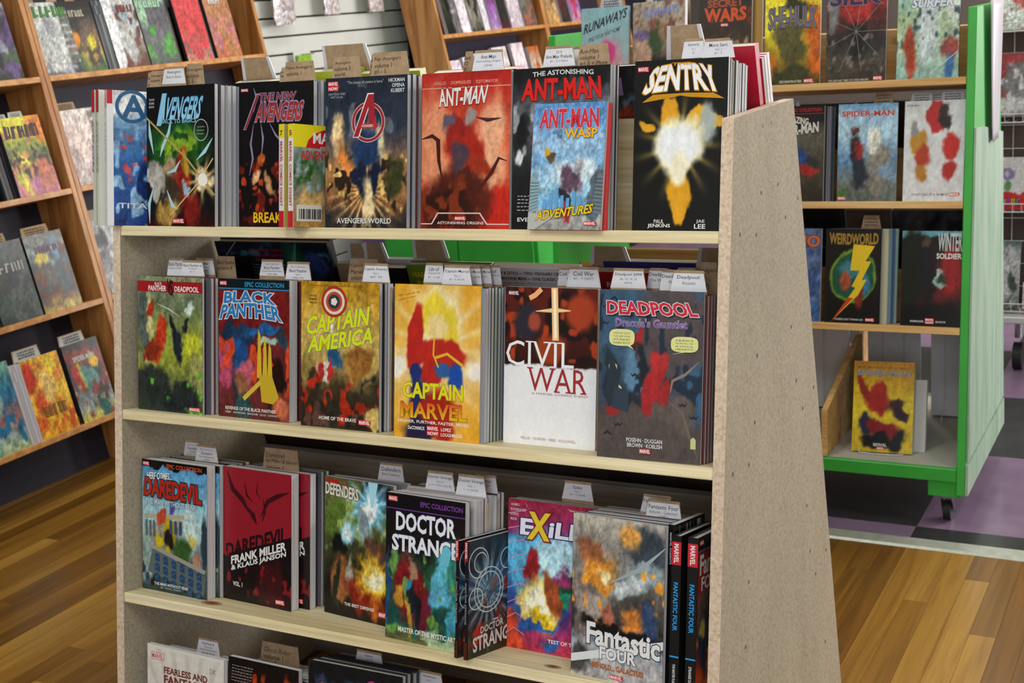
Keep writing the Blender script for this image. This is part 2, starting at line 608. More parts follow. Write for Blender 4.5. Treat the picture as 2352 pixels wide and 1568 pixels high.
def ground(cv, nx, nz, bg, ops, seed, amp=0.16, warp=0.05):
    U, V, L = paint(nx, nz, bg, ops, seed, amp, warp)
    n1 = nz+1
    X = (U*cv.w).ravel()
    Z = (V*cv.h).ravel()
    verts = np.stack([X, np.full(X.shape, cv.y-cv.step), Z], 1)
    i, j = np.meshgrid(np.arange(nx), np.arange(nz), indexing='ij')
    a = (i*n1+j).ravel()
    F = np.stack([a, a+n1, a+n1+1, a+1], 1)
    col = np.concatenate([L.reshape(-1, 3), np.ones((len(X), 1))], 1)
    cv.mb.add(verts, [], col)
    off = cv.mb.n - len(verts)
    cv.mb.f.extend([tuple(r) for r in (F+off).tolist()])

# ------------------------------------------------------------------ books
def cover_mesh(name, w, h, t, art=None, col='cfcfcf', spine='L', hard=False, spine_text=None, spine_col=None):
    """wrap-around cover: front plate (printed), back plate, spine"""
    th = 0.0022 if hard else 0.0005
    cv = Canvas(w, h)
    c = hx(col)
    sc = hx(spine_col) if spine_col else c
    cv.mb.box(0, w, 0, th, 0, h, c)
    cv.mb.box(0, w, t-th, t, 0, h, c)
    if spine == 'L':
        cv.mb.box(-th, 0.0, 0, t, 0, h, sc)
    elif spine == 'R':
        cv.mb.box(w, w+th, 0, t, 0, h, sc)
    if art:
        art(cv)
    if spine_text:
        spine_text(cv, t)
    return cv.mb.mesh(name, M['print'], fix=False)

PB = {}
def page_mesh(w, h, t, hard=False, cream=False, spine='L'):
    key = (round(w, 4), round(h, 4), round(t, 4), hard, cream, spine)
    if key not in PB:
        th = 0.0022 if hard else 0.0005
        ins = 0.003 if hard else 0.0006
        x0, x1 = (0, w-ins) if spine == 'L' else (ins, w)
        PB[key] = MB().box(x0, x1, th, t-th, ins, h-ins).mesh('page_block', M['pages_cream' if cream else 'pages'])
    return PB[key]

def frame_matrix(O, D, S, Nn, x, s, th=0.0, le=0.0, n=0.0):
    """matrix of a thing standing on a tilted shelf: x along it, s back from its front edge, turned th, leaning back le"""
    D, S, Nn = Vector(D), Vector(S), Vector(Nn)
    a = D*math.cos(th) + S*math.sin(th)
    f = -D*math.sin(th) + S*math.cos(th)
    u = Nn*math.cos(le) + f*math.sin(le)
    f2 = f*math.cos(le) - Nn*math.sin(le)
    P = Vector(O) + D*x + S*s + Nn*n
    m = Matrix((a, f2, u)).transposed().to_4x4()
    m.translation = P
    return m

def put_book(name, mtx, w, h, t, cov, label, group=None, hard=False, cream=False, spine='L', cat='comic book'):
    r = empty(name, mat=mtx)
    tag(r, label, cat, group)
    link('cover', cov, r)
    link('page_block', page_mesh(w, h, t, hard, cream, spine), r)
    return r

# ------------------------------------------------------------------ printed covers (colour masses and lettering only)
NX, NZ = 84, 128
def G(cv, bg, ops, seed, amp=0.16, warp=0.05, nx=NX, nz=NZ):
    ground(cv, nx, nz, bg, ops, seed, amp, warp)

def art_basics(c):      # black, green fan, pale bolts
    G(c, [(0, '3a1012'), (.12, '141414'), (1, '101012')],
      [('b', .5, .58, .42, .16, 0, '1f5a24', .5), ('b', .48, .56, .26, .11, 0, '7fa62c', .5), ('n', 14, '1c4a1c', .55, .42, .68),
       ('b', .14, .34, .13, .16, 5, 'b4b0ac', .2), ('b', .52, .33, .10, .22, -8, '8c2418', .35), ('b', .56, .45, .06, .07, 0, 'b8912c', .4),
       ('b', .66, .13, .13, .14, 15, '7c1c16', .4), ('b', .34, .38, .10, .09, 0, 'a98e72', .5), ('b', .36, .22, .12, .12, 0, '3e3222', .5),
       ('b', .82, .33, .13, .09, 0, 'e8d6b4', .5), ('r', .82, .33, 9, 'd9b870', .34), ('b', .30, .1, .14, .08, 0, 'b8914a', .6), ('b', .56, .26, .05, .06, 0, '9fc4d8', .5)], 11)
    for p in ([(.03, .77), (.05, .65), (.1, .52)], [(.38, .8), (.33, .67), (.24, .57), (.2, .5)], [(.97, .62), (.86, .53), (.74, .47)],
              [(.3, .38), (.42, .40), (.5, .47)], [(.1, .28), (.03, .16), (.04, .02)], [(.3, .26), (.38, .15), (.46, .12)]):
        c.stroke(p, .045, 'a9cfe0')
    c.stroke([(.0, .78), (.6, .48), (1, .22)], .022, 'b19a56', False)
    c.stroke([(.35, .08), (.75, .3), (.98, .48)], .014, 'd8bd84', False)
    c.disc(.83, .33, .07, 'f2ece2')
    c.text('AVENGERS', (.17, .76, .78, .92), '74b6de', .05, '24506e', .03, shear=.12, col2='9bd0ee')
    c.poly([(.15, .72), (.22, .72), (.31, .95), (.24, .95)], '8cc6ea')
    c.text('BACK TO BASICS', (.22, .735, .74, .765), '86c0e4', .03)
    c.ring(.81, .68, .095, .105, 'a8a8ac', sq=1.15)
    c.scribble(.755, .64, .865, .715, 3, 'a0a0a4')
    for k, s in enumerate(('DAVID', 'BUSIEK', 'BRIGHT')):
        c.text(s, (.05, .9-k*.026, .13, .916-k*.026), 'c8c8cc', .01)
    c.logo(.40, .02, .17, .035)

def art_force(c):       # white border, blue field
    G(c, [(0, 'e8e8ee'), (.03, '20408c'), (.5, '2c62a8'), (.78, '7fa6cc'), (.86, 'e6e6ec'), (1, 'e2e2e8')],
      [('n', 9, '8fb8e0', .58, .1, .75), ('n', 12, 'c4505c', .68, .35, .62), ('n', 7, '142c66', .6, .06, .5), ('b', .75, .7, .1, .1, 0, 'c02030', .3)], 12)
    c.rect(0, 0, .07, 1, 'e6e6ec')
    c.rect(.62, .04, .645, .83, 'dcdce4')
    c.poly([(.66, .6), (.72, .6), (.8, .8), (.7, .8)], '8fb428')
    c.rect(.66, .08, 1, .26, 'd07c28')
    c.ring(.28, .885, .15, .19, '2e5f8c')
    c.text('A', (.16, .8, .44, .97), '2e5f8c', .05)
    c.text('FORCE', (.42, .82, .9, .9), '35698f', .04)
    c.text('TITAN', (.12, .13, .55, .17), 'd8dce4', .03)
    c.rect(.0, .9, .06, 1, 'c42838')

def art_new(c):         # black, dark red crowd, violet bolts
    G(c, [(0, '1c0c0c'), (.3, '120c0e'), (1, '0c0c10')],
      [('n', 10, '6a1c10', .55, .05, .5), ('n', 16, 'a83c1c', .66, .1, .48), ('b', .28, .5, .05, .05, 0, 'c0602c', .6), ('b', .42, .3, .05, .08, 20, 'c08a60', .6), ('b', .22, .36, .08, .04, 10, 'e0b080', .5)], 13)
    for p in ([(.2, .97), (.24, .9), (.2, .8)], [(.2, .72), (.16, .58), (.19, .48), (.14, .36)], [(.3, .72), (.33, .62), (.31, .5)],
              [(.42, .72), (.5, .64), (.57, .6), (.56, .5), (.62, .42)]):
        c.stroke(p, .028, '8c7f9e')
    c.text('THE NEW', (.27, .875, .76, .93), '7c2a2e', .05, '9a86a8', .06, shear=.03)
    c.text('AVENGERS', (.22, .735, .84, .865), '8c2426', .05, '9a86a8', .07, shear=.07, col2='b03826')
    c.poly([(.06, .68), (.1, .68), (.29, .93), (.24, .93)], '9a86a8')
    c.poly([(.075, .685), (.1, .685), (.28, .92), (.25, .92)], '8c2426')
    c.text('BREAKOUT', (.2, .03, .86, .105), 'e8a41c', .04, '3a1c08', .05, col2='e8c820')
    c.logo(.03, .945, .1, .022)

def art_digest(c):      # digest: yellow corner, red badge
    G(c, [(0, 'b0884c'), (.3, '8c8878'), (.6, '5c7c58'), (.76, '8a9ea0'), (1, 'e0d018')],
      [('n', 11, '2c5c28', .56, .4, .7), ('n', 12, 'a0b8c4', .6, .25, .65), ('b', .7, .3, .2, .12, 0, '9c3c30', .5), ('b', .3, .25, .2, .1, 0, 'd0a868', .5)], 14, nx=30, nz=48)
    c.rect(0, .78, 1, 1, 'e6d820')
    c.poly([(.20, .775), (.24, .85), (.33, .91), (.48, .955), (.7, .975), (1, .975), (1, .775)], 'c8202c')
    c.text('MARVEL', (.32, .82, .99, .93), 'f4f0ee', .05)
    c.text('COMICS GROUP', (.44, .775, 1.0, .795), 'f4f0ee', .02)
    c.text('ADVENTURES', (.12, .66, .8, .75), 'c8303a', .04)
    c.rect(.05, .06, .46, .22, 'd8d4d0')
    for k in range(12):
        c.rect(.09+k*.03, .08, .102+k*.03+.006*(k % 3), .18, '2a2a2a')
def spine_digest(num):
    def f(c, t):
        mb = c.mb
        def q(z0, z1, col, e=.0003):
            mb.add([(-.0006-e, 0, z0), (-.0006-e, t, z0), (-.0006-e, t, z1), (-.0006-e, 0, z1)], [(0, 1, 2, 3)], hx(col))
        q(.155, c.h, 'e6d820')
        q(.0, .028, 'c42432')
        V, F = text_mesh('MARVEL COMICS DIGEST', .02)
        lo, hi = V.min(0), V.max(0)
        a = (V-lo)/(hi-lo)
        for (VV, FF, z0, z1, col) in ((a, F, .036, .148, 'c8505c'),):
            P = np.stack([np.full(len(VV), -.0014), t*.82-VV[:, 1]*t*.5, z1-VV[:, 0]*(z1-z0)], 1)
            # reads from the top down on the outward (-x) side
            P[:, 1] = t*.75-VV[:, 1]*t*.5
            mb.add(P, FF, hx(col))
        V, F = text_mesh(num, .02)
        lo, hi = V.min(0), V.max(0)
        a = (V-lo)/(hi-lo)
        P = np.stack([np.full(len(a), -.0014), t*.75-a[:, 0]*t*.5, .158+a[:, 1]*.009], 1)
        mb.add(P, F, hx('8a2c20'))
    return f
def spine_vert(texts, bands=()):
    """texts: (string, z_bottom, z_top, colour, height fraction) on the spine, reading from the top down"""
    def f(c, t):
        mb = c.mb
        k = 0
        for z0, z1, col in bands:
            mb.add([(-.0026, 0, z0), (-.0026, t, z0), (-.0026, t, z1), (-.0026, 0, z1)], [(0, 1, 2, 3)], hx(col))
        for s, z0, z1, col, hf in texts:
            V, F = text_mesh(s, .03)
            lo, hi = V.min(0), V.max(0)
            a = (V-lo)/(hi-lo)
            P = np.stack([np.full(len(a), -.003), t*(.5+hf/2)-(a[:, 1])*t*hf, z1-a[:, 0]*(z1-z0)], 1)
            mb.add(P, F, hx(col))
    return f

def art_world(c):       # slate sky, fire glow, dark blue mass
    G(c, [(0, '24262e'), (.1, '4c3a30'), (.16, '8a5c38'), (.4, 'a87848'), (.55, '5a5052'), (.7, '2c3444'), (1, '1c2434')],
      [('r', .5, .25, 24, 'e8bc7c', .62), ('b', .17, .62, .09, .13, 0, 'f2cf9a', .6), ('b', .25, .44, .07, .14, 10, 'd88440', .6), ('b', .6, .55, .12, .12, 0, 'e6dcae', .6),
       ('n', 14, '2c2018', .55, .15, .5), ('n', 17, 'e8c274', .62, .12, .48), ('b', .84, .34, .14, .13, 0, '3c3c20', .5), ('n', 9, '5c6470', .6, .62, .95),
       ('b', .5, .52, .16, .13, 0, '1f3860', .4), ('b', .46, .3, .07, .14, 8, '16203c', .5), ('b', .6, .3, .06, .16, -8, '141c36', .5), ('b', .52, .16, .07, .12, 0, 'f0d8a4', .6)], 15)
    c.ring(.53, .7, .165, .205, 'e4e2e4')
    c.ring(.53, .7, .17, .2, 'a02430')
    c.poly([(.34, .60), (.42, .60), (.6, .89), (.52, .89)], 'e4e2e4')
    c.poly([(.35, .605), (.41, .605), (.585, .882), (.53, .882)], 'a02430')
    c.poly([(.53, .882), (.6, .882), (.62, .66), (.54, .66)], 'a02430')
    c.poly([(.44, .69), (.6, .69), (.6, .71), (.66, .675), (.6, .64), (.6, .66), (.42, .66)], 'b8303a')
    c.text('AVENGERS', (.45, .668, .59, .684), 'e8dcdc', .02)
    c.logo(.03, .945, .13, .032, now=True)
    c.text('"The future of comics is here."', (.27, .955, .72, .975), 'a8b0b8', .01)
    c.text('NEW YORK TIMES', (.04, .885, .25, .9), '9aa2ac', .01)
    c.text('BEST SELLER', (.07, .865, .22, .878), '9aa2ac', .01)
    for k, s in enumerate(('HICKMAN', 'OPENA', 'KUBERT')):
        a = (.78, .82, .81)[k]
        c.text(s, (a, .955-k*.034, .97, .98-k*.034), 'e0e2e6', .02)
    c.text('AVENGERS WORLD', (.15, .03, .82, .066), 'dcdedf', .03)

def art_red(c):         # red and salmon field, brown mound
    G(c, [(0, 'a81c14'), (.12, 'b4281a'), (.5, 'd86848'), (.9, 'bc2c1e'), (1, 'a8201a')],
      [('b', .14, .55, .2, .34, 0, 'dc8c68', .6), ('b', .8, .52, .16, .34, -6, 'e8a884', .6), ('b', .93, .1, .25, .16, 20, 'c4281c', .4),
       ('b', .42, .18, .36, .20, 0, '4e1c12', .4), ('b', .3, .12, .28, .14, 0, '2e120c', .6), ('n', 11, '7c3018', .6, .05, .3),
       ('b', .45, .62, .16, .12, 20, '8e2018', .45), ('b', .5, .5, .2, .12, -20, 'a42418', .5), ('b', .62, .4, .22, .06, -12, '9a3018', .5), ('b', .44, .43, .08, .10, -14, '4e3a48', .5),
       ('b', .3, .68, .09, .06, 0, '5c5468', .5), ('b', .56, .72, .07, .06, 0, '9a8a88', .4)], 16, .08)
    c.stroke([(.0, .58), (.12, .6), (.19, .57), (.2, .44), (.24, .32)], .05, '3e1a14')
    c.stroke([(.97, .43), (.88, .45), (.8, .36), (.66, .25), (.48, .19)], .04, '4a1e16')
    c.stroke([(.62, .71), (.75, .69), (.9, .7)], .04, '4a2226')
    c.rect(0, .90, 1, .906, 'd89a90')
    c.text('GIALLO  ·  DOMINGUES  ·  SOTOMAYOR', (.14, .925, .86, .945), 'e09a90', .02)
    c.text('ANT-MAN', (.17, .79, .74, .905), 'e6dcdc', .05, '7a1c18', .05, shear=.03, slope=.015, taper=-.1)
    c.poly([(0, .035), (.12, .035), (.19, .105), (.68, .105), (.76, .035), (1, .035), (1, .028), (.75, .028), (.67, .097), (.2, .097), (.13, .028), (0, .028)], 'd8c0bc')
    c.text('ASTONISHING ORIGINS', (.19, .03, .72, .048), 'e8dcda', .02)
    c.logo(.39, .055, .13, .026)

def art_astonish(c):    # black, grey smoke
    G(c, [(0, '101012'), (.3, '1c1e22'), (.6, '6a6e74'), (.8, '4a4c52'), (.93, '16181c'), (1, '121216')],
      [('b', .08, .52, .12, .16, 0, '202226', .4), ('b', .03, .42, .06, .06, 0, 'c8ccd0', .4), ('b', .12, .62, .08, .1, 0, '14161a', .4), ('n', 8, '9aa0a8', .6, .35, .8),
       ('b', .78, .84, .2, .1, 0, '5a6070', .5)], 17)
    c.text('THE ASTONISHING', (.2, .945, .83, .975), 'dcdcdc', .03, arc=.3)
    c.text('ANT-MAN', (.1, .8, .9, .935), 'd4201c', .07, '3a0c0c', .03, taper=.05)
    c.text('EVERYTHING', (.06, .05, .5, .075), 'e0e0e0', .03)
    c.scribble(.06, .11, .36, .22, 5, 'b8b8bc')

def art_wasp(c):        # sky blue digest
    G(c, [(0, '9a9a98'), (.1, 'a8a8a4'), (.16, '6cb0e0'), (.35, 'a8cce6'), (.5, '6d9cc8'), (.7, '9cc0e0'), (.9, '5c94d0'), (1, '5a90cc')],
      [('b', .6, .45, .3, .12, 0, 'd0e0ec', .6), ('b', .06, .3, .09, .2, 0, '7c98a8', .15), ('b', .92, .3, .12, .22, -8, '5c6a76', .15),
       ('b', .56, .42, .12, .12, 35, '5c4458', .45), ('b', .66, .52, .07, .06, 0, 'b8b4bc', .4), ('b', .5, .26, .07, .1, 15, '2c2838', .45), ('b', .52, .12, .05, .08, 25, 'a83038', .5),
       ('b', .2, .62, .05, .05, 30, 'c89c30', .5), ('b', .28, .57, .07, .05, -30, '5c4a2c', .5)], 18)
    c.poly([(0, .12), (.12, .16), (.13, .38), (.05, .42), (0, .41)], '8ea8b4')
    c.poly([(.86, .14), (1, .12), (1, .42), (.93, .44)], '6c7a84')
    for q_ in range(9):
        c.stroke([(.0, .15+q_*.028), (.12, .18+q_*.024)], .012, '60808e', False)
        c.stroke([(.88+q_*.004, .16+q_*.03), (1, .15+q_*.031)], .012, '48545e', False)
    for q_, h_ in enumerate((.24, .29, .33, .27, .25, .3, .26, .22)):
        c.rect(.2+q_*.08, .16, .245+q_*.08, h_, '62a0d4')
    c.poly([(0, 0), (0, .14), (.35, .10), (.1, 0)], 'b4b4b0')
    c.text('ANT-MAN', (.1, .8, .9, .955), 'd0203c', .07, 'd8e0ec', .02, taper=.04)
    c.text('AND', (.28, .755, .38, .785), '4c5c8c', .02)
    c.text('THE', (.34, .72, .42, .75), '4c5c8c', .02)
    c.text('WASP', (.45, .72, .9, .795), 'e8b030', .05, 'a05c20', .03)
    c.text('ADVENTURES', (.11, .1, .88, .175), 'e8c020', .05, '2c2018', .04, slope=.06, shear=.03)
    c.logo(.78, .035, .17, .03)

def art_burst(c):       # black with a white burst and gold
    G(c, [(0, '0e0f10'), (1, '101112')],
      [('r', .5, .5, 13, '8a7c3c', .62), ('b', .5, .24, .13, .13, 0, 'd89a20', .25), ('b', .51, .11, .075, .10, 0, 'e0a020', .25),
        ('b', .4, .68, .09, .10, -14, 'dc9c24', .25), ('b', .68, .66, .12, .05, 24, 'e4a828', .25), ('b', .14, .62, .1, .035, -14, 'd8a024', .25), ('b', .9, .64, .08, .03, 25, 'e0a428', .25),
       ('b', .8, .62, .1, .1, 0, 'a8b0ae', .6), ('b', .5, .5, .27, .16, 0, 'f6eec8', .35), ('b', .5, .5, .23, .125, 0, 'eef0f4', .35), ('b', .5, .38, .1, .1, 0, 'f4ecd0', .5)], 19, .04, .03)
    c.text('SENTRY', (.2, .80, .82, .955), 'e8e6ee', .06, 'd8981c', .04, arc=.14, taper=.42, col2='f6f6fa')
    c.text('THE', (.40, .965, .60, .982), 'd8981c', .03)
    c.poly([(.08, .755), (.2, .80), (.55, .805), (.85, .8), (.97, .765), (.6, .78), (.5, .79), (.4, .78)], 'c88c18')
    c.text('PAUL', (.24, .045, .35, .068), 'dcdcdc', .02)
    c.text('JENKINS', (.17, .015, .42, .042), 'e4e4e4', .03)
    c.text('JAE', (.7, .045, .79, .068), 'dcdcdc', .02)
    c.text('LEE', (.68, .015, .8, .042), 'e4e4e4', .03)
    c.logo(.03, .935, .12, .03)

def art_jungle(c):      # olive-green field with orange and slate masses
    G(c, [(0, '2c3a2c'), (.2, '505a3c'), (.4, '98a23c'), (.6, '8c9848'), (.8, '6e7a5c'), (1, '8a9676')],
      [('b', .08, .7, .14, .28, 0, '56605c', .5), ('b', .85, .45, .14, .14, 0, 'b8bc30', .6), ('b', .92, .24, .1, .2, 0, '9a9c58', .5), ('b', .17, .62, .05, .3, 0, 'c0b878', .4),
       ('b', .35, .55, .1, .17, -12, 'b4381c', .35), ('b', .2, .76, .06, .07, -30, 'a03420', .4), ('b', .22, .46, .13, .06, 12, '8c3018', .4), ('b', .62, .52, .09, .15, 6, '20242e', .35),
       ('b', .55, .68, .04, .08, 20, '1c2028', .4), ('b', .76, .66, .05, .08, -20, '1c2028', .4), ('b', .2, .18, .28, .18, 20, '2c322e', .3), ('b', .68, .1, .3, .13, 15, '1e2426', .35), ('b', .7, .16, .2, .1, 0, '2a302e', .3),
       ('n', 14, '5cb02c', .7, .12, .3), ('b', .9, .03, .12, .04, 0, '6cb848', .5), ('b', .82, .78, .08, .03, 0, 'c8dcd4', .5)], 21)
    c.rect(0, .885, 1, .965, '9c1c20')
    c.text('BLACK', (.27, .935, .38, .958), 'e8dcdc', .02)
    c.text('PANTHER', (.17, .892, .45, .932), 'f0e8e8', .04)
    c.text('V', (.46, .87, .52, .985), '281418', .06)
    c.text('S', (.5, .86, .56, .975), '3c1418', .06)
    c.text('DEADPOOL', (.58, .892, .95, .932), 'f0e8e8', .04)
    c.stroke([(.3, .8), (.5, .76), (.66, .71)], .02, 'b8c4c4')
    c.logo(.8, .02, .17, .03)

def art_epic_red(c):    # brick red, blue title, gold blade
    G(c, [(0, '5a2420'), (.3, '6c3030'), (.6, '6a1c1c'), (.9, '7c1c1a'), (1, '1a2226')],
      [('b', .28, .62, .26, .09, 0, '1c3450', .4), ('b', .62, .66, .26, .05, 5, '245c98', .45), ('b', .88, .58, .1, .08, 0, '2c3c48', .4), ('b', .3, .45, .14, .12, -10, '1e4c86', .45), ('b', .22, .3, .06, .18, 0, '2c3440', .4),
       ('b', .1, .36, .12, .16, 0, 'b04868', .4), ('b', .4, .3, .16, .1, 20, 'c05c70', .4), ('b', .34, .24, .1, .1, 0, '8c5c3c', .5), ('b', .8, .24, .14, .16, 0, '24100c', .5),
       ('n', 10, 'd04828', .6, .2, .6), ('b', .7, .55, .12, .04, -10, '9cc0b4', .4), ('b', .35, .1, .12, .1, 0, '2e4c54', .5), ('b', .9, .1, .12, .08, 0, 'c86c4c', .6)], 22)
    for a in (.58, .66, .73):
        c.poly([(a-.03, .3), (a+.04, .3), (a+.02, .56+.06*(.66-a)/.1), (a-.01, .60+.06*(.66-a)/.1)], 'd0b030')
    c.poly([(.58, .32), (.76, .33), (.86, .17), (.78, .12), (.62, .13)], 'c4a42c')
    c.stroke([(.36, .14), (.6, .27)], .05, 'd0b440', False)
    c.rect(0, .935, 1, 1, '101a20')
    c.rect(0, .925, 1, .935, '2c78a4')
    c.text('EPIC COLLECTION', (.38, .945, .93, .98), '2c8cbc', .05)
    c.logo(.02, .952, .1, .03)
    c.text('BLACK', (.09, .82, .8, .905), '2a78b8', .09, 'd8dce0', .06, arc=.12, taper=.05)
    c.text('PANTHER', (.06, .705, .86, .81), '2a78b8', .08, 'd8dce0', .06, arc=.2, taper=.12)
    c.text('REVENGE OF THE BLACK PANTHER', (.1, .055, .82, .08), 'e6e0dc', .03)
    c.text('KIRBY · HANNIGAN · BINGHAM · GILLIS · COWAN', (.1, .03, .84, .045), 'd0c8c4', .01)

def art_mustard(c):     # mustard ground, rings, crowd of red
    G(c, [(0, '241c16'), (.25, '3c3222'), (.4, 'a4884c'), (.55, 'c8aa60'), (.8, 'c29a3c'), (1, 'b48420')],
      [('n', 9, 'a82c18', .52, .03, .36), ('n', 14, '2c2c24', .56, .0, .36), ('n', 7, '5c3c34', .6, .02, .2), ('b', .45, .46, .1, .08, 10, '2c5c88', .35), ('b', .35, .38, .1, .06, 0, 'd8d0c8', .4),
       ('b', .3, .38, .03, .06, 0, 'b02c28', .3), ('b', .42, .38, .03, .06, 0, 'b02c28', .3), ('b', .78, .5, .2, .08, 25, '8c5c28', .4), ('b', .7, .42, .1, .05, 50, '96662e', .4), ('b', .08, .45, .1, .1, 0, '8c7c40', .5), ('b', .92, .07, .12, .07, 0, 'd4b468', .4), ('b', .38, .71, .03, .06, 0, 'e0dcd8', .3)], 23)
    c.text('CAPTAIN', (.06, .67, .86, .80), 'd8dc20', .06, '3c7c80', .03, slope=.09, shear=.03)
    c.text('AMERICA', (.08, .55, .92, .665), 'd8dc20', .06, '3c7c80', .03, slope=.09, shear=.03)
    for r, k in ((.165, 'a83420'), (.135, 'd8d0c8'), (.105, 'c04428'), (.075, '2c3c48')):
        c.disc(.43, .865, r, k, 28)
    c.disc(.43, .865, .045, 'e0dcd4', 5)
    c.text('"One of the best super hero books on the stands." - IGN', (.15, .965, .8, .978), '6c5220', .005)
    for k, s in enumerate(('WAID', 'SAMNEE', 'WILSON')):
        c.text(s, (.11, .895-k*.024, .21, .91-k*.024), '4c3c1c', .01)
    c.text('HOME OF THE BRAVE', (.24, .055, .72, .08), 'e8e4dc', .03)
    c.logo(.75, .04, .15, .035)

def art_yellow(c):      # warm yellow field, red and blue masses
    G(c, [(0, 'e0a02c'), (.2, 'e4a838'), (.42, 'e8c484'), (.5, 'f0d8ac'), (.62, 'e4b050'), (1, 'dca02c')],
      [('r', .5, .6, 15, 'ecca86', 1.1), ('b', .52, .76, .28, .24, 0, 'f0e4b8', .6), ('b', .47, .8, .17, .15, 0, 'e8cc3c', .35), ('b', .66, .70, .09, .16, 0, 'e0c43c', .4), ('b', .5, .72, .12, .08, 0, 'e9d08e', .5),
       ('b', .05, .46, .1, .06, 0, 'f0e8dc', .6), ('b', .95, .46, .1, .06, 0, 'f0e8dc', .6),
       ('b', .26, .65, .09, .24, -6, 'b4241c', .2), ('b', .56, .56, .3, .08, 0, 'b8261e', .25), ('b', .44, .44, .14, .09, -30, 'b4241c', .25),
       ('b', .26, .42, .07, .08, -10, '1c2c6c', .3), ('b', .58, .46, .1, .05, 0, '2c5c9c', .4), ('b', .72, .42, .08, .12, 0, '1c48a4', .3), ('b', .3, .2, .12, .2, 0, '1c2c60', .35), ('b', .52, .17, .2, .15, 0, 'a42018', .4), ('b', .3, .03, .18, .08, 0, '241c3c', .4), ('b', .62, .05, .1, .08, 0, 'a42018', .4)], 24, .05, .025)
    c.stroke([(.48, .53), (.62, .56), (.8, .49)], .03, 'd8b02c', False)
    c.stroke([(.47, .66), (.46, .55), (.52, .47)], .018, 'd8b02c', False)
    c.text('CAPTAIN', (.1, .26, .81, .365), 'e0d420', .05, '7c7418', .03)
    c.text('MARVEL', (.08, .13, .86, .235), 'd8501c', .05, '6c2018', .02, col2='e0b81c')
    c.text('HIGHER, FURTHER, FASTER, MORE', (.05, .095, .88, .118), 'f0e8dc', .025)
    c.text('DeCONNICK', (.17, .055, .37, .078), 'f0ecea', .03)
    c.text('LOPEZ', (.56, .058, .68, .08), 'f0ecea', .03)
    c.text('LOUGHRIDGE', (.56, .025, .81, .047), 'f0ecea', .03)
    c.logo(.395, .055, .14, .032, now=True)
    c.text('"This is a pure fun ride', (.04, .93, .3, .945), 'a06c1c', .0, slope=.03)
    c.text('enough and enough"', (.05, .905, .26, .917), 'a06c1c', .0, slope=.03)

def art_white(c):       # lower half white, upper dark red with a glowing cross
    G(c, [(0, 'eaeaee'), (.505, 'e8e8ee'), (.513, '2c0e0c'), (.7, '4a1610'), (1, '5a1a12')],
      [('n', 8, '1a0e12', .5, .53, 1.0), ('n', 11, 'a83c1c', .62, .53, 1.0), ('b', .25, .78, .15, .12, 0, '2a2634', .5), ('b', .82, .85, .16, .12, 0, 'a43c20', .5), ('b', .5, .62, .16, .09, 10, '9a3a1c', .5), ('b', .33, .78, .07, .06, 0, '9c4434', .5)], 25, .012, .012)
    c.stroke([(.54, 1.0), (.55, .85), (.56, .67)], .07, 'f0c088', False)
    c.stroke([(.34, .85), (.55, .86), (.72, .86)], .05, 'f0c088')
    c.stroke([(.4, .99), (.33, .95), (.27, .93)], .05, 'f0b078', False)
    c.stroke([(.54, .99), (.56, .68)], .03, 'fbf0d0', False)
    c.stroke([(.38, .855), (.7, .86)], .02, 'fbf0d0')
    def serif(s, box, col, widths):
        c.text(s, box, col, -.005)
        u0, v0, u1, v1 = box
        for a, top, bot in widths:
            x = u0+(u1-u0)*a
            if top: c.rect(x-.032, v1-.008, x+.032, v1, col)
            if bot: c.rect(x-.032, v0, x+.032, v0+.008, col)
    serif('CIVIL', (.02, .5, .76, .66), 'ecebef', [(.335, 1, 1), (.40, 1, 0), (.60, 1, 0), (.69, 1, 1), (.80, 1, 0)])
    serif('WAR', (.27, .345, .9, .495), 'a02c34', [(.03, 1, 0), (.42, 1, 0), (.5, 0, 1), (.70, 0, 1), (.77, 0, 1), (.95, 0, 1)])
    c.text('A MARVEL COMICS EVENT', (.31, .325, .92, .338), 'b08088', .0)
    c.text('MILLAR · MCNIVEN · VINES · HOLLOWELL', (.2, .035, .8, .052), 'b89098', .0)
    c.logo(.04, .945, .12, .03, col='5c2024')

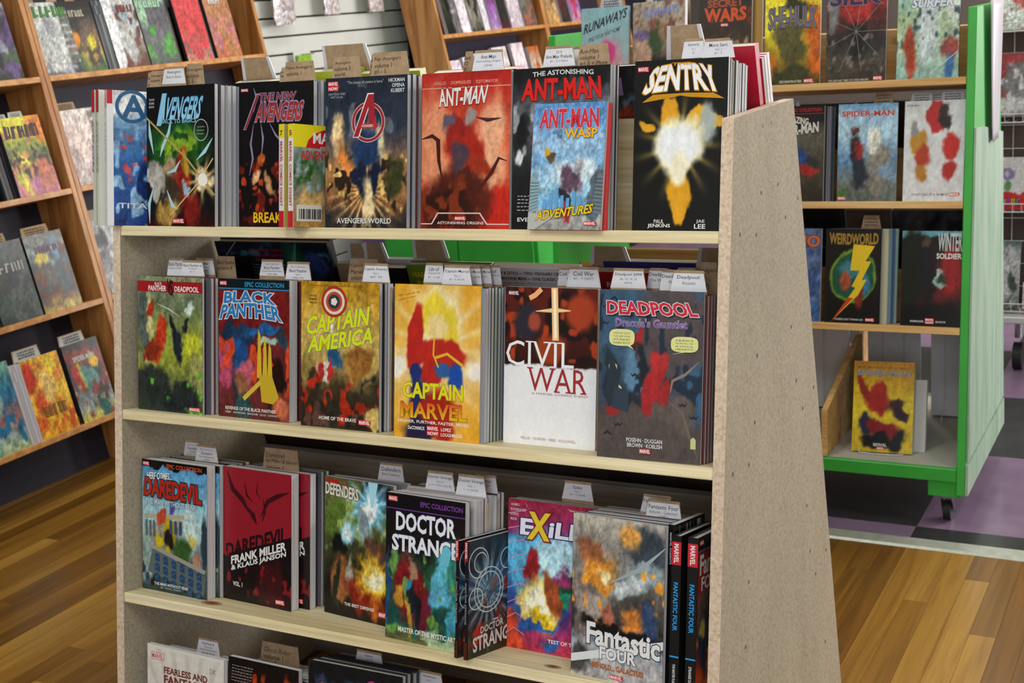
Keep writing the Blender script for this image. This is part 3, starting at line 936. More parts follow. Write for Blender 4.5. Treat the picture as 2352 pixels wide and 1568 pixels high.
def art_night(c):       # slate blue and brown, balloons
    G(c, [(0, '4c4444'), (.25, '54494a'), (.45, '34485c'), (.7, '3c5a78'), (.9, '36526e'), (1, '3a5670')],
      [('b', .8, .72, .36, .34, 30, '52484c', .25), ('b', .95, .4, .14, .16, 0, '365a7c', .35), ('b', .38, .52, .12, .12, 0, '5c84a4', .5), ('n', 13, '1e2c40', .6, .3, .95), ('b', .2, .36, .12, .12, 0, '26364a', .4), ('b', .13, .56, .07, .1, 0, '26323e', .4),
       ('b', .45, .18, .5, .14, -12, '544a48', .3), ('b', .72, .3, .24, .08, -24, '5e5450', .3), ('b', .54, .48, .09, .15, -16, 'a42428', .35), ('b', .41, .7, .05, .08, 0, '9c2428', .4), ('b', .6, .59, .07, .05, 0, 'ac2c2c', .35), ('b', .45, .58, .05, .08, 0, '1e242c', .5),
       ('b', .64, .42, .05, .05, -30, 'a02428', .4), ('b', .3, .34, .16, .04, 12, '222c38', .4), ('b', .15, .31, .06, .03, 0, '9c2428', .5), ('b', .5, .34, .06, .05, 0, '9c2428', .45)], 26, .08)
    c.stroke([(.97, .6), (.84, .52), (.72, .48), (.7, .4)], .03, '8c7468')
    c.stroke([(.68, .36), (.82, .3), (.9, .15), (.98, .03)], .03, '6e6058')
    for a, b, w_ in ((.14, .53, .04), (.2, .4, .03), (.93, .12, .025)):
        c.poly([(a-w_, b-.03), (a+w_, b-.03), (a+w_, b+.025), (a, b+.04), (a-w_, b+.025)], 'c8c48c')
    c.poly([(.07, .38), (.12, .62), (.2, .5), (.2, .34), (.1, .30)], '27323e')
    c.poly([(.14, .30), (.16, .43), (.3, .40), (.3, .28)], '2e3c4c')
    for u_, v_, k_ in ((.06, .9, 1), (.14, .95, -1), (.05, .8, 1), (.62, .93, 1), (.1, .15, -1), (.2, .2, 1), (.82, .34, 1), (.9, .42, -1), (.93, .27, 1), (.36, .5, 1), (.42, .56, -1)):
        c.stroke([(u_-.045, v_+.012*k_), (u_-.02, v_-.004), (u_, v_+.008), (u_+.02, v_-.004), (u_+.045, v_+.014*k_)], .022, '1c2836')
    c.text('DEADPOOL', (.1, .855, .93, .935), 'c8283c', .08, 'e0dce4', .05, shear=-.04, taper=.07, shadow='1c2434')
    c.text('Dracula\'s Gauntlet', (.16, .785, .85, .835), '9c6cb4', .03, 'dcd8e4', .02, col2='5c3c8c')
    for (u0, v0, u1, v1), tx in (((.1, .67, .35, .77), ('HOW DO', 'YOU LIKE YOUR', 'STAKE?', 'HARD BOY?')), ((.7, .65, .96, .74), ('SEEKS', 'MORTAL, OR', 'IS STUCK', 'HEARTY!'))):
        cx, cz, rx, rz = (u0+u1)/2, (v0+v1)/2, (u1-u0)/2, (v1-v0)/2
        c.poly([(cx+rx*np.sign(math.cos(a))*abs(math.cos(a))**.6, cz+rz*np.sign(math.sin(a))*abs(math.sin(a))**.6) for a in [2*math.pi*i/24 for i in range(24)]], 'dcdc94')
        c.poly([(cx+rx*.2, cz-rz*.8), (cx+rx*.6, cz-rz*.8), (cx+rx*(.95 if u0 < .5 else -.95), cz-rz*1.35)], 'dcdc94')
        for k, s in enumerate(tx):
            c.text(s, (cx-rx*.65, cz+rz*(.4-k*.38), cx+rx*.65, cz+rz*(.62-k*.38)), '5c5c44', .0)
    c.text('POSEHN · DUGGAN', (.29, .105, .64, .13), 'dcdcdc', .03)
    c.text('BROWN · KOBLISH', (.3, .075, .64, .1), 'dcdcdc', .03)
    c.logo(.42, .04, .11, .03)

def art_sky(c):         # pale blue sky, red title, masonry
    G(c, [(0, '2c3c38'), (.2, '5c6c68'), (.34, '7c8a84'), (.42, 'a8c8c4'), (.6, 'a4ccd8'), (.8, '6ca8d0'), (.94, '5a9cd0'), (.945, '12100f'), (1, '100e0e')],
      [('b', .28, .44, .17, .12, 0, '8c8c84', .25), ('b', .6, .44, .12, .12, 8, '7c8488', .3), ('b', .45, .52, .36, .03, 12, 'b0a890', .3), ('b', .72, .5, .12, .2, 0, 'c4dcdc', .6), ('b', .95, .4, .06, .2, 0, '2c3c48', .4), ('b', .06, .22, .1, .16, 0, '90a8a0', .5),
       ('b', .6, .2, .3, .12, -12, '5c6468', .3), ('n', 12, '2c4464', .6, .06, .3), ('b', .42, .5, .1, .11, 20, 'b8a020', .35), ('b', .3, .6, .05, .06, -40, 'b8442c', .4), ('b', .4, .42, .08, .07, 0, '241c18', .4), ('b', .25, .4, .06, .06, 0, 'c8b020', .4), ('b', .34, .25, .06, .12, -14, 'c4ac24', .4), ('b', .2, .1, .05, .08, -20, '181818', .4),
       ('b', .6, .35, .15, .09, 15, '38582c', .4), ('b', .76, .42, .06, .06, 0, 'c8bc64', .4), ('b', .82, .26, .07, .04, -40, 'b08874', .4), ('b', .48, .22, .04, .09, -12, 'a88474', .4), ('b', .46, .66, .04, .07, 0, '4c4c90', .5)], 31, .12, .03)
    c.poly([(.08, .14), (.95, .02), (.98, .16), (.16, .33)], '5a6468')
    c.poly([(.10, .33), (.96, .19), (.98, .22), (.12, .36)], '98968a')
    c.poly([(.03, .58), (.22, .59), (.24, .56), (.04, .55)], 'b0a488')
    c.poly([(.38, .60), (.66, .61), (.66, .58), (.38, .565)], 'b0a488')
    for r_ in range(3):
        for q_ in range(6):
            u_, v_ = .2+q_*.13, .28-q_*.018-r_*.075
            c.poly([(u_, v_-.045), (u_+.07, v_-.055), (u_+.07, v_), (u_+.035, v_+.012), (u_, v_+.005)], '24466e')
            c.stroke([(u_+.01, v_-.03), (u_+.055, v_-.008)], .014, '86aac0')
    for q_ in range(3):
        c.rect(.06+q_*.06, .42, .09+q_*.06, .54, '5c6c70')
        c.rect(.44+q_*.075, .46, .475+q_*.075, .56, '34507c')
    c.text('EPIC COLLECTION', (.4, .952, .94, .985), 'b8502c', .05)
    c.logo(.03, .958, .1, .028)
    c.text('HERE COMES...', (.09, .86, .48, .915), 'e4e8e8', .04, '2c3c4c', .03, shear=.02, slope=.015)
    c.text('DAREDEVIL', (.06, .72, .92, .86), 'b4281c', .08, '24302c', .06, slope=-.015, taper=.05)
    c.text('THE MAN WITHOUT FEAR!', (.07, .665, .86, .705), 'c8d8dc', .02, '6c8ca4', .02)
    c.text('THE MAN WITHOUT FEAR', (.2, .05, .73, .073), 'dce0dc', .03)
    c.text('LEE · WOOD · ROMITA', (.3, .03, .62, .042), 'b0b8b4', .01)

def art_crimson(c):     # crimson over black, slanting title
    G(c, [(0, '160f10'), (.3, '1a1012'), (1, '1a1012')], [('b', .7, .17, .2, .17, 0, '3c1216', .5), ('n', 12, '7c1c1e', .66, .04, .32)], 32, .1)
    c.poly([(0, .33), (1, .53), (1, 1), (0, 1)], '8e1c28')
    for p, wd in (([(.06, .97), (.14, .84), (.3, .76), (.38, .68)], .07), ([(.97, .87), (.8, .83), (.66, .78), (.56, .66)], .06), ([(.36, .72), (.45, .66), (.5, .6)], .07), ([(.32, .9), (.36, .8), (.45, .76)], .03), ([(.52, .92), (.5, .84), (.56, .78)], .02), ([(.6, .8), (.62, .7), (.58, .62)], .03)):
        c.stroke(p, wd, '3c1016')
    c.text('DAREDEVIL', (.04, .40, .94, .52), '241014', .06, slope=.2)
    c.poly([(0, .31), (1, .525), (1, .545), (0, .33)], '1c1012')
    c.text('FRANK MILLER', (.12, .355, .93, .42), 'dcdcdc', .07, slope=.18)
    c.text('& KLAUS JANSON', (.12, .30, .93, .35), 'dcdcdc', .06, slope=.18)
    c.text('BY', (.03, .325, .1, .36), '9c1c24', .03)
    c.text('VOL. 1', (.15, .11, .29, .145), 'd8d8d8', .05)
    c.logo(.78, .035, .13, .035)

def art_defend(c):      # olive, white-blue flare, orange flare
    G(c, [(0, '14100e'), (.2, '1c1410'), (.45, '3c3c24'), (.8, '6c7440'), (1, '5c6438')],
      [('b', .3, .72, .3, .16, 15, '58702c', .4), ('n', 9, '8ca058', .6, .5, .9), ('b', .2, .5, .12, .1, 0, '141814', .4), ('b', .8, .92, .26, .12, 0, '1c2028', .5), ('b', .66, .82, .22, .13, 0, '6cb8dc', .6), ('r', .66, .84, 11, 'a8dcf0', .5), ('b', .66, .82, .12, .08, 0, 'f0f8fa', .6),
       ('b', .36, .6, .13, .09, 0, '9cd4e8', .6), ('b', .36, .6, .07, .05, 0, 'e4f4f8', .6), ('b', .58, .68, .06, .16, 6, '8c9ca8', .4), ('b', .27, .26, .15, .17, 0, '9c6038', .4), ('b', .4, .3, .06, .14, 0, 'a8a49c', .5), ('b', .2, .2, .04, .2, 0, '242c24', .5), ('b', .75, .52, .12, .08, 0, '5c4034', .5), ('b', .62, .2, .3, .14, -20, '7c2014', .5), ('b', .75, .14, .07, .16, 0, 'c8641c', .6), ('r', .74, .32, 12, 'e8941c', .45), ('b', .74, .33, .22, .12, 0, 'ecc43c', .5), ('b', .74, .33, .13, .08, 0, 'faf2cc', .6)], 33)
    c.poly([(.64, 1), (.78, 1), (.72, .82), (.68, .82)], 'a8dcf0')
    c.text('DEFENDERS', (.01, .86, .5, .95), 'dcd8d0', .08, '3c1c14', .05, slope=-.02)
    c.text('THE', (.22, .955, .32, .975), 'c83c24', .03)
    c.rect(.02, .955, .2, .985, 'b4281c')
    c.text('THE BEST DEFENSE', (.3, .085, .74, .108), 'e0dcd8', .03)
    c.logo(.8, .055, .17, .04)

def art_mystic(c):      # black head, white title, green and red
    G(c, [(0, '5c5c38'), (.05, '2c6454'), (.2, '1c4440'), (.4, '2c5c44'), (.55, '244434'), (.62, '1c1814'), (1, '161214')],
      [('b', .3, .34, .2, .22, 0, '7c1c20', .4), ('b', .17, .28, .06, .06, 0, 'c08c34', .4), ('b', .34, .5, .05, .06, 0, 'a88468', .4), ('b', .33, .3, .07, .14, 0, '1c2430', .4), ('b', .31, .4, .05, .05, 0, '3c8cb0', .4), ('b', .5, .2, .09, .18, -10, '6c2034', .4), ('b', .4, .2, .04, .16, 0, '1c1c24', .4), ('b', .28, .17, .03, .15, 0, 'b08c34', .4),
       ('b', .73, .5, .12, .2, -12, '5cb4d0', .4), ('b', .68, .34, .14, .07, 30, '5cacd0', .4), ('b', .86, .2, .06, .2, 0, '4ca8c8', .45), ('b', .9, .5, .1, .22, 0, '3c8878', .5), ('b', .12, .55, .05, .1, 0, '6c9850', .4), ('b', .1, .05, .12, .05, 0, '6c9c50', .5), ('b', .7, .03, .3, .05, -10, '9cb48c', .5), ('n', 12, '6c9440', .68, .05, .6), ('b', .02, .4, .03, .25, 0, '28407c', .4)], 34)
    c.rect(0, .9, 1, 1, '141014')
    c.rect(0, .893, 1, .9, '6c3c8c')
    c.text('EPIC COLLECTION', (.44, .93, .97, .965), '743c94', .05)
    c.logo(.03, .945, .12, .035)
    c.text('DOCTOR', (.13, .75, .89, .88), 'e6e6ea', .07, '2c3c78', .03)
    c.text('STRANGE', (.08, .61, .93, .725), 'e6e6ea', .07, '2c3c78', .03)
    c.poly([(.7, .56), (.8, .56), (.84, .66), (.78, .7), (.72, .67)], '6cbcd4')
    c.text('MASTER OF THE MYSTIC ARTS', (.17, .06, .93, .095), 'e8e8e4', .04)
    c.text('LEE · DITKO', (.46, .035, .68, .052), 'dcdcd8', .02)

def art_web(c):         # dark digest, white circles and rays
    G(c, [(0, '2c2c20'), (.2, '3c2c24'), (.5, '1c2c44'), (1, '20262c')],
      [('b', .4, .6, .36, .2, 0, '244c74', .5), ('r', .42, .52, 18, '9cbcd0', .8), ('n', 9, '7c2c24', .64, .1, .6), ('b', .55, .62, .12, .08, 0, '6c5c6c', .5), ('b', .2, .2, .1, .1, 0, 'a42c20', .5), ('n', 10, '3c5a3c', .66, .0, .3)], 35, nx=40, nz=62)
    for u, v, r in ((.42, .55, .3), (.42, .55, .24), (.8, .78, .14), (.2, .8, .2), (.24, .8, .13), (.15, .5, .14)):
        c.ring(u, v, r-.008, r+.008, 'c8d8e0')
    for a in range(14):
        an = a*math.pi/7
        c.stroke([(.42+.3*math.cos(an), .55+.2*math.sin(an)), (.42+.62*math.cos(an), .55+.4*math.sin(an))], .012, 'b0c8d4')
    c.text('DOCTOR', (.24, .2, .72, .26), 'd4d4d4', .04, slope=.02)
    c.text('STRANGE', (.08, .06, .95, .19), 'd4d4d4', .05, slope=.03, taper=-.03)
    c.logo(.5, .27, .12, .02)

def art_cosmic(c):      # magenta and blue, yellow X
    G(c, [(0, 'b83054'), (.1, '9c2c60'), (.3, '303c88'), (.5, '2c6cac'), (.7, '3c80bc'), (.85, '8c2c5c'), (1, '9c2440')],
      [('b', .3, .6, .4, .2, 0, '5cb0dc', .5), ('b', .55, .62, .22, .16, 0, 'b4dcf0', .5), ('b', .7, .5, .2, .06, 20, '2c3c34', .4), ('b', .28, .55, .09, .12, 0, '8c1c24', .4), ('b', .62, .46, .1, .1, 0, '94346c', .4), ('b', .62, .42, .22, .06, 0, '1e4428', .4), ('b', .62, .4, .12, .05, 0, '1c8c6c', .4), ('b', .74, .28, .08, .14, 0, '8c3468', .4),
       ('b', .36, .3, .2, .17, 10, 'f4dc74', .5), ('b', .34, .32, .1, .1, 0, 'fcf4d4', .6), ('b', .5, .42, .08, .14, 10, '9c4c28', .4), ('b', .36, .17, .22, .05, 12, '2c5ca8', .35), ('b', .4, .22, .12, .05, 0, 'd8b428', .3), ('b', .13, .24, .08, .05, 0, '2858a4', .4), ('b', .5, .05, .1, .05, 0, '2c60ac', .4), ('b', .06, .1, .12, .16, 0, 'd0482c', .6), ('b', .95, .3, .14, .3, 0, '1c2c60', .5)], 36)
    for k in range(9):
        c.stroke([(0, .1+k*.1), (.08+.02*k, .14+k*.1), (.2, .1+k*.11)], .008, 'd08cb0', False)
    for k, s in enumerate(('AHMED', 'RODRIGUEZ', 'LOPEZ', 'REIS')):
        c.text(s, (.03, .955-k*.032, (.13, .2, .12, .1)[k], .972-k*.032), 'dcc8cc', .01)
    c.text('"Astonishing" ...', (.68, .955, .98, .975), 'dcc8cc', .01)
    c.text('E', (.14, .77, .3, .88), 'dcdcec', .09, '24204c', .05, shear=.04)
    c.text('iLES', (.46, .77, .99, .88), 'dcdcec', .09, '24204c', .05, shear=.04)
    c.text('X', (.22, .745, .48, .93), 'dcc034', .1, '7c2430', .05, shear=.06)
    c.text('TEST OF TIME', (.48, .075, .84, .1), 'e8e4e8', .03)

def art_silver(c):      # silver and orange sparks, white title
    G(c, [(0, 'a8a6a8'), (.14, 'b0aeb2'), (.24, '8c98a8'), (.3, '2c2a2c'), (.5, '54504c'), (.7, '8c8884'), (.85, '98928c'), (1, 'c0b8ac')],
      [('b', .12, .45, .1, .25, 0, '8a7c78', .5), ('b', .1, .1, .12, .1, 0, '4c4848', .4), ('b', .8, .85, .26, .14, 0, '3c4450', .5), ('b', .62, .88, .12, .08, 0, 'e4a454', .6), ('b', .2, .78, .12, .08, 0, '945c40', .5), ('b', .75, .66, .3, .09, 30, '8c9ca4', .35), ('b', .6, .6, .2, .06, 28, 'b8c0c4', .4), ('b', .33, .66, .14, .1, 0, 'd88c34', .5), ('b', .35, .66, .07, .05, 0, 'fce8b4', .6), ('b', .3, .46, .14, .1, 20, 'a89c94', .5), ('b', .38, .4, .1, .1, 0, 'a4604c', .5), ('n', 13, 'e49c3c', .7, .36, .7), ('b', .8, .36, .16, .12, 0, '34486c', .5), ('b', .5, .33, .4, .05, 0, '181414', .4), ('b', .68, .42, .1, .05, 0, 'd8843c', .6)], 37)
    c.poly([(0, .07), (0, .12), (1, .31), (1, .26)], 'd8dce0')
    c.stroke([(.4, .6), (.75, .72), (1, .87)], .05, '9ca8b0')
    c.text('Fantastic', (.17, .195, .97, .335), 'e2e2e6', .09, '2c3034', .04, slope=-.02)
    c.text('FOUR', (.32, .125, .72, .205), 'e2e2e6', .09, '2c3034', .04)
    c.text('BEHOLD... GALACTUS!', (.24, .065, .8, .1), 'b8642c', .05, '4c2818', .02)
    c.logo(.44, .015, .14, .028)

def art_fa(c):          # orange-red hardcover
    G(c, [(0, 'c8501c'), (.2, 'b83c1c'), (.6, 'a42c20'), (.9, '9c2a20'), (1, '18181c')],
      [('b', .3, .5, .3, .2, 0, '5c4c44', .5), ('b', .3, .3, .25, .2, 0, '24344c', .5), ('b', .2, .4, .1, .05, 0, 'd0b454', .5), ('n', 9, 'd8743c', .62, .0, .4)], 38, nx=40, nz=60)
    c.rect(0, .92, 1, 1, '18181c')
    c.rect(0, .91, 1, .92, '2c60a0')
    c.text('Fantastic', (.05, .76, .95, .89), 'dcd8d8', .08, '4c1c18', .03)
    c.text('FOUR', (.1, .66, .7, .75), 'dcd8d8', .08, '4c1c18', .03)
    c.logo(.03, .95, .12, .03)

def art_fearless(c):    # off-white sunburst
    G(c, [(0, 'd4d0cc'), (1, 'd6d2ce')], [('r', .5, .2, 40, 'bcb6ae', 2.2)], 41, .03, .0)
    c.rect(0, .975, 1, 1, 'd8d4d0')
    c.rect(.05, .885, .22, .945, 'c84450')
    c.rect(.056, .889, .214, .941, 'dcd8d4')
    c.text('MARVEL', (.062, .895, .208, .935), 'c03440', .04)
    c.text('DK', (.82, .87, .9, .91), '8c7c70', .01)
    c.text('FEARLESS AND', (.22, .79, .79, .845), '74302c', .07)
    c.text('FANTASTIC!', (.22, .71, .88, .78), '74302c', .07)
    c.text('FEMALE SUPER HEROES', (.22, .64, .88, .69), '74302c', .05)
def art_fire(c):        # black with orange fire
    G(c, [(0, '2c100a'), (.5, '2c120c'), (.8, '1c0e0c'), (1, '141010')],
      [('n', 8, 'a4381c', .58, .3, .92), ('n', 13, 'e0a038', .7, .3, .84), ('b', .15, .87, .16, .08, 0, '281c1c', .4)], 42)
    c.scribble(.05, .82, .36, .95, 6, '9c9490')
def art_magenta(c):
    G(c, [(0, '101014'), (1, '16161a')], [('n', 9, '2c3c5c', .6, .2, .9), ('n', 10, '9c4c30', .66, .5, .9)], 43)
    c.text('ONE', (.62, .86, .96, .94), 'a42c74', .06)

def art_generic(seed, cols, title=None, tcol='e0e0e0', tbox=(.12, .84, .88, .93), nx=26, nz=40, bar=None, extra=None):
    def f(c):
        rs = random.Random(seed)
        n = len(cols)
        bg = [(i/(n-1), k) for i, k in enumerate(cols)]
        ops = [('n', rs.choice((6, 8, 10)), rs.choice(cols), .55, 0, .9)]
        for _ in range(5):
            ops.append(('b', rs.uniform(.1, .9), rs.uniform(.1, .8), rs.uniform(.06, .22), rs.uniform(.06, .2), rs.uniform(-40, 40), rs.choice(cols), .5))
        G(c, bg, ops + (extra or []), seed, .2, .06, nx, nz)
        if bar:
            c.rect(0, .92, 1, 1, bar)
        if title:
            if title == '#':
                c.bars(*tbox, 5, tcol, '18181c', seed)
            else:
                c.text(title, tbox, tcol, .06, '18181c', .03)
    return f

# ------------------------------------------------------------------ setting: floor, walls, ceiling, windows
def struct(name, mb, mat, **kw):
    return tag(mb.build(name, mat, None, **kw), kind='structure')

XL, XR, YF, YB, ZC = -2.05, 4.0, -4.4, 7.6, 2.95
floor = struct('floor', MB().box(XL, XR, YF, YB, -0.06, -0.012), M['backing'])
floor['label'] = 'shop floor of oiled hardwood strips in front and purple and black tiles behind'
PW = 0.0575
plen = [0.8, 1.1, 1.4, 1.7]
pm = [MB().box(-PW/2+.0003, PW/2-.0003, 0.0003, L-.0003, -.012, 0).mesh('plank', M['plank']) for L in plen]
x = XL+PW/2
i = 0
while x < 2.5:
    y = -1.0 - rnd.random()*0.9
    while y < 1.235:
        k = rnd.randrange(4)
        L = plen[k]
        if y+L > 1.24:
            L = 1.245-y
            me = MB().box(-PW/2+.0003, PW/2-.0003, 0.0003, L-.0003, -.012, 0).mesh('plank', M['plank'])
        else:
            me = pm[k]
        o = link('plank', me, floor)
        o.location = (x, y, 0)
        y += L
    x += PW
struct('trim_1', MB().prism([(1.245, -.002), (1.252, .005), (1.30, .006), (1.312, -.002)], 0, XL, XR), M['metal'])
tp = MB().box(.0006, .6144, .0006, .6144, -.012, 0).mesh('tile', M['purple'])
tb = MB().box(.0006, .6144, .0006, .6144, -.012, 0).mesh('tile', M['black'])
fp = MB().box(.0006, .6144, .0006, .08, -.012, 0).mesh('tile', M['purple'])
fb = MB().box(.0006, .6144, .0006, .08, -.012, 0).mesh('tile', M['black'])
for a in range(-6, 5):
    for b in range(-1, 10):
        x0 = 1.166 + .615*a
        y0 = 1.393 + .615*b
        if x0 < XL-.3 or x0 > 3.3:
            continue
        odd = (a+b) % 2          # (0, 0) is purple
        if b == -1:
            o = link('tile', (fb if odd else fp), floor)
            y0 = 1.393-.081
        else:
            o = link('tile', (tb if odd else tp), floor)
        o.location = (x0, y0, 0)
# walls
struct('wall_left', MB().box(XL-.1, XL, YF, YB, -.06, ZC), M['navy'])
struct('wall_back', MB().box(XL, XR, YB, YB+.1, -.06, ZC), M['backwall'])
w = MB()
for z0, z1, y0, y1 in ((-.06, .8, YF, YB), (2.6, ZC, YF, YB), (.8, 2.6, YF, 3.0), (.8, 2.6, 6.4, YB)):
    w.box(XR, XR+.1, y0, y1, z0, z1)
struct('wall_right', w, M['plaster'])
w = MB()
for z0, z1, x0, x1 in ((-.06, .7, XL, XR), (2.7, ZC, XL, XR), (.7, 2.7, XL, .9), (.7, 2.7, 3.2, XR)):
    w.box(x0, x1, YF-.1, YF, z0, z1)
struct('wall_front', w, M['plaster'])
struct('ceiling', MB().box(XL-.1, XR+.1, YF-.1, YB+.1, ZC, ZC+.1), M['plaster'])
def window(n, axis, a0, a1, z0, z1, at):
    r = empty('window_%d' % n, (0, 0, 0))
    tag(r, kind='structure')
    fr = MB()
    def bx(u0, u1, w0, w1, d=.04):
        if axis == 'x':
            fr.box(at-d, at+d, u0, u1, w0, w1)
        else:
            fr.box(u0, u1, at-d, at+d, w0, w1)
    bx(a0, a1, z0, z0+.05); bx(a0, a1, z1-.05, z1)
    k = 3
    for i in range(k+1):
        u = a0+(a1-a0-.05)*i/k
        bx(u, u+.05, z0, z1)
    fr.build('window_frame', M['slat'], r)
    g = MB()
    if axis == 'x':
        g.box(at-.003, at+.003, a0+.05, a1-.05, z0+.05, z1-.05)
    else:
        g.box(a0+.05, a1-.05, at-.003, at+.003, z0+.05, z1-.05)
    g.build('pane', M['glass'], r)
window(1, 'x', 3.0, 6.4, .8, 2.6, XR+.05)
window(2, 'y', .9, 3.2, .7, 2.7, YF-.05)
ORDC = ['middle one of the first row', 'leftmost of the first row', 'rightmost of the first row', 'middle one of the second row', 'leftmost of the third row', 'right one of the third row', 'rightmost of the second row', 'left one of the last row', 'right one of the last row']
for fx, fy in FIXTURES:
    r = empty('ceiling_light', (fx, fy, ZC))
    tag(r, 'white ceiling fluorescent fixture, %s from the shop front' % ORDC.pop(0), 'ceiling light', 'ceiling fluorescent fixtures')
    MB().box(-.15, .15, -.6, .6, -.05, 0).build('housing', M['white'], r, bevel=.004)
    MB().tube([(-.06, -.55, -.062), (-.06, .55, -.062)], .012, 8).build('tube', M['white'], r)
    MB().tube([(.06, -.55, -.062), (.06, .55, -.062)], .012, 8).build('tube', M['white'], r)
# slat wall between the leaning bookcases, its boards are parts
sw = struct('trim_2', MB().box(XL, XL+.012, 2.5, 4.05, .2, 2.3), M['slot'])
zz = .25
while zz < 2.25:
    o = MB().box(XL+.012, XL+.03, 2.5, 4.05, 0, .075).build('slat_board', M['slat'], sw, bevel=.002)
    o.location = (0, 0, zz)
    zz += .083

# ------------------------------------------------------------------ the double-sided display unit in front
AL = 0.195
UW, UH = 1.203, 1.262
LZ = {1: 1.10, 2: .752, 3: .398, 4: .048}
CA, SA = math.cos(AL), math.sin(AL)
def uf(z):
    return -(.151 + .195*(UH-z))
def ufr(k):     # front frame of a level: origin, along, back, up
    return (0, uf(LZ[k]), LZ[k]), (1, 0, 0), (0, CA, -SA), (0, SA, CA)
def rfr(k):     # rear side, seen from the front: s = 0 at the low board, growing towards the rear edge
    z = LZ[k]
    O = Vector((0, -uf(z), z)) - Vector((0, CA, SA))*.14
    return tuple(O), (1, 0, 0), (0, CA, SA), (0, -SA, CA)

unit = empty('display_shelf', (0, 0, 0))
tag(unit, 'double-sided display shelf of pale pine boards between tall tapering particle board ends', 'shelf')
def side(x0, x1):
    y0, y1 = -.151, -(.151+.195*UH)
    pts = [(y1, 0), (-y1, 0), (-y0, UH), (y0, UH)]
    p = MB().prism(pts, 0, x0, x1).build('side_panel', M['mdf'], unit)
    e = MB()        # raw sawn edges, a skin 0.4 mm proud
    def edge(a, b, nx, nz):
        e.prism([(a[0], a[1]), (b[0], b[1]), (b[0]+nx*.0005, b[1]+nz*.0005), (a[0]+nx*.0005, a[1]+nz*.0005)], 0, x0, x1)
    edge((y1, 0), (y0, UH), -1, .2)
    edge((-y1, 0), (-y0, UH), 1, .2)
    edge((y0, UH), (-y0, UH), 0, 1)
    e.build('sawn_edge', M['mdf_edge'], p)
    return p
side(-.0185, 0)
rp = side(UW, UW+.0185)
hole = MB()
hv = [(0, .0033*math.cos(2*math.pi*i/10), .0033*math.sin(2*math.pi*i/10)) for i in range(10)]
hole.add(hv + [(a+.0006, b, c) for a, b, c in hv], [tuple(range(10)), tuple(range(10, 20))] + [(i, (i+1) % 10, 10+(i+1) % 10, 10+i) for i in range(10)])
hm = hole.mesh('screw', M['hole'])
for y, z in ((-.015, 1.236), (.029, 1.236), (-.034, 1.134), (.053, 1.135), (.162, 1.094), (.09, 1.074), (-.143, 1.088), (-.066, 1.073), (.105, .883),
             (-.081, .883), (.126, .782), (.232, .739), (.16, .721), (-.104, .779), (-.216, .732), (-.14, .72), (.171, .533), (.186, .438), (.292, .397),
             (.217, .38), (-.161, .53), (-.187, .429), (.273, .213)):
    o = link('screw', hm, unit)
    o.location = (UW+.0184, y, z)
for k in (1, 2, 3, 4):
    for fr, sgn in ((ufr(k), 1), (rfr(k), -1)):
        mtx = frame_matrix(*fr, 0, 0)
        b = MB().box(.0005, UW-.0005, 0, .138, -.019, 0).build('shelf_board', M['pine'], unit, bevel=.0012)
        b.matrix_local = mtx
        s0, s1 = (.139, .157) if sgn == 1 else (-.019, -.001)
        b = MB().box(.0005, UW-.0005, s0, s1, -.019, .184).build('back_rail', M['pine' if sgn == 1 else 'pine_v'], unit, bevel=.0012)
        b.matrix_local = mtx

def knot(k, x, s, r):
    fr = ufr(k)
    mb = MB()
    for i, (rr, c) in enumerate(((r*1.5, 'b8966c'), (r, '8e6440'), (r*.45, '6e4226'))):
        pts = [(math.cos(2*math.pi*j/18)*rr*1.5, math.sin(2*math.pi*j/18)*rr*.8) for j in range(18)]
        mb.add([(a, b, .00012*(i+1)) for a, b in pts], [tuple(range(18))], hx(c))
    o = mb.build('knot', M['paper'], unit, fix=False)
    o.matrix_local = frame_matrix(*fr, x, s, n=.0001)
knot(3, .197, .030, .011)
knot(3, .925, .030, .007)

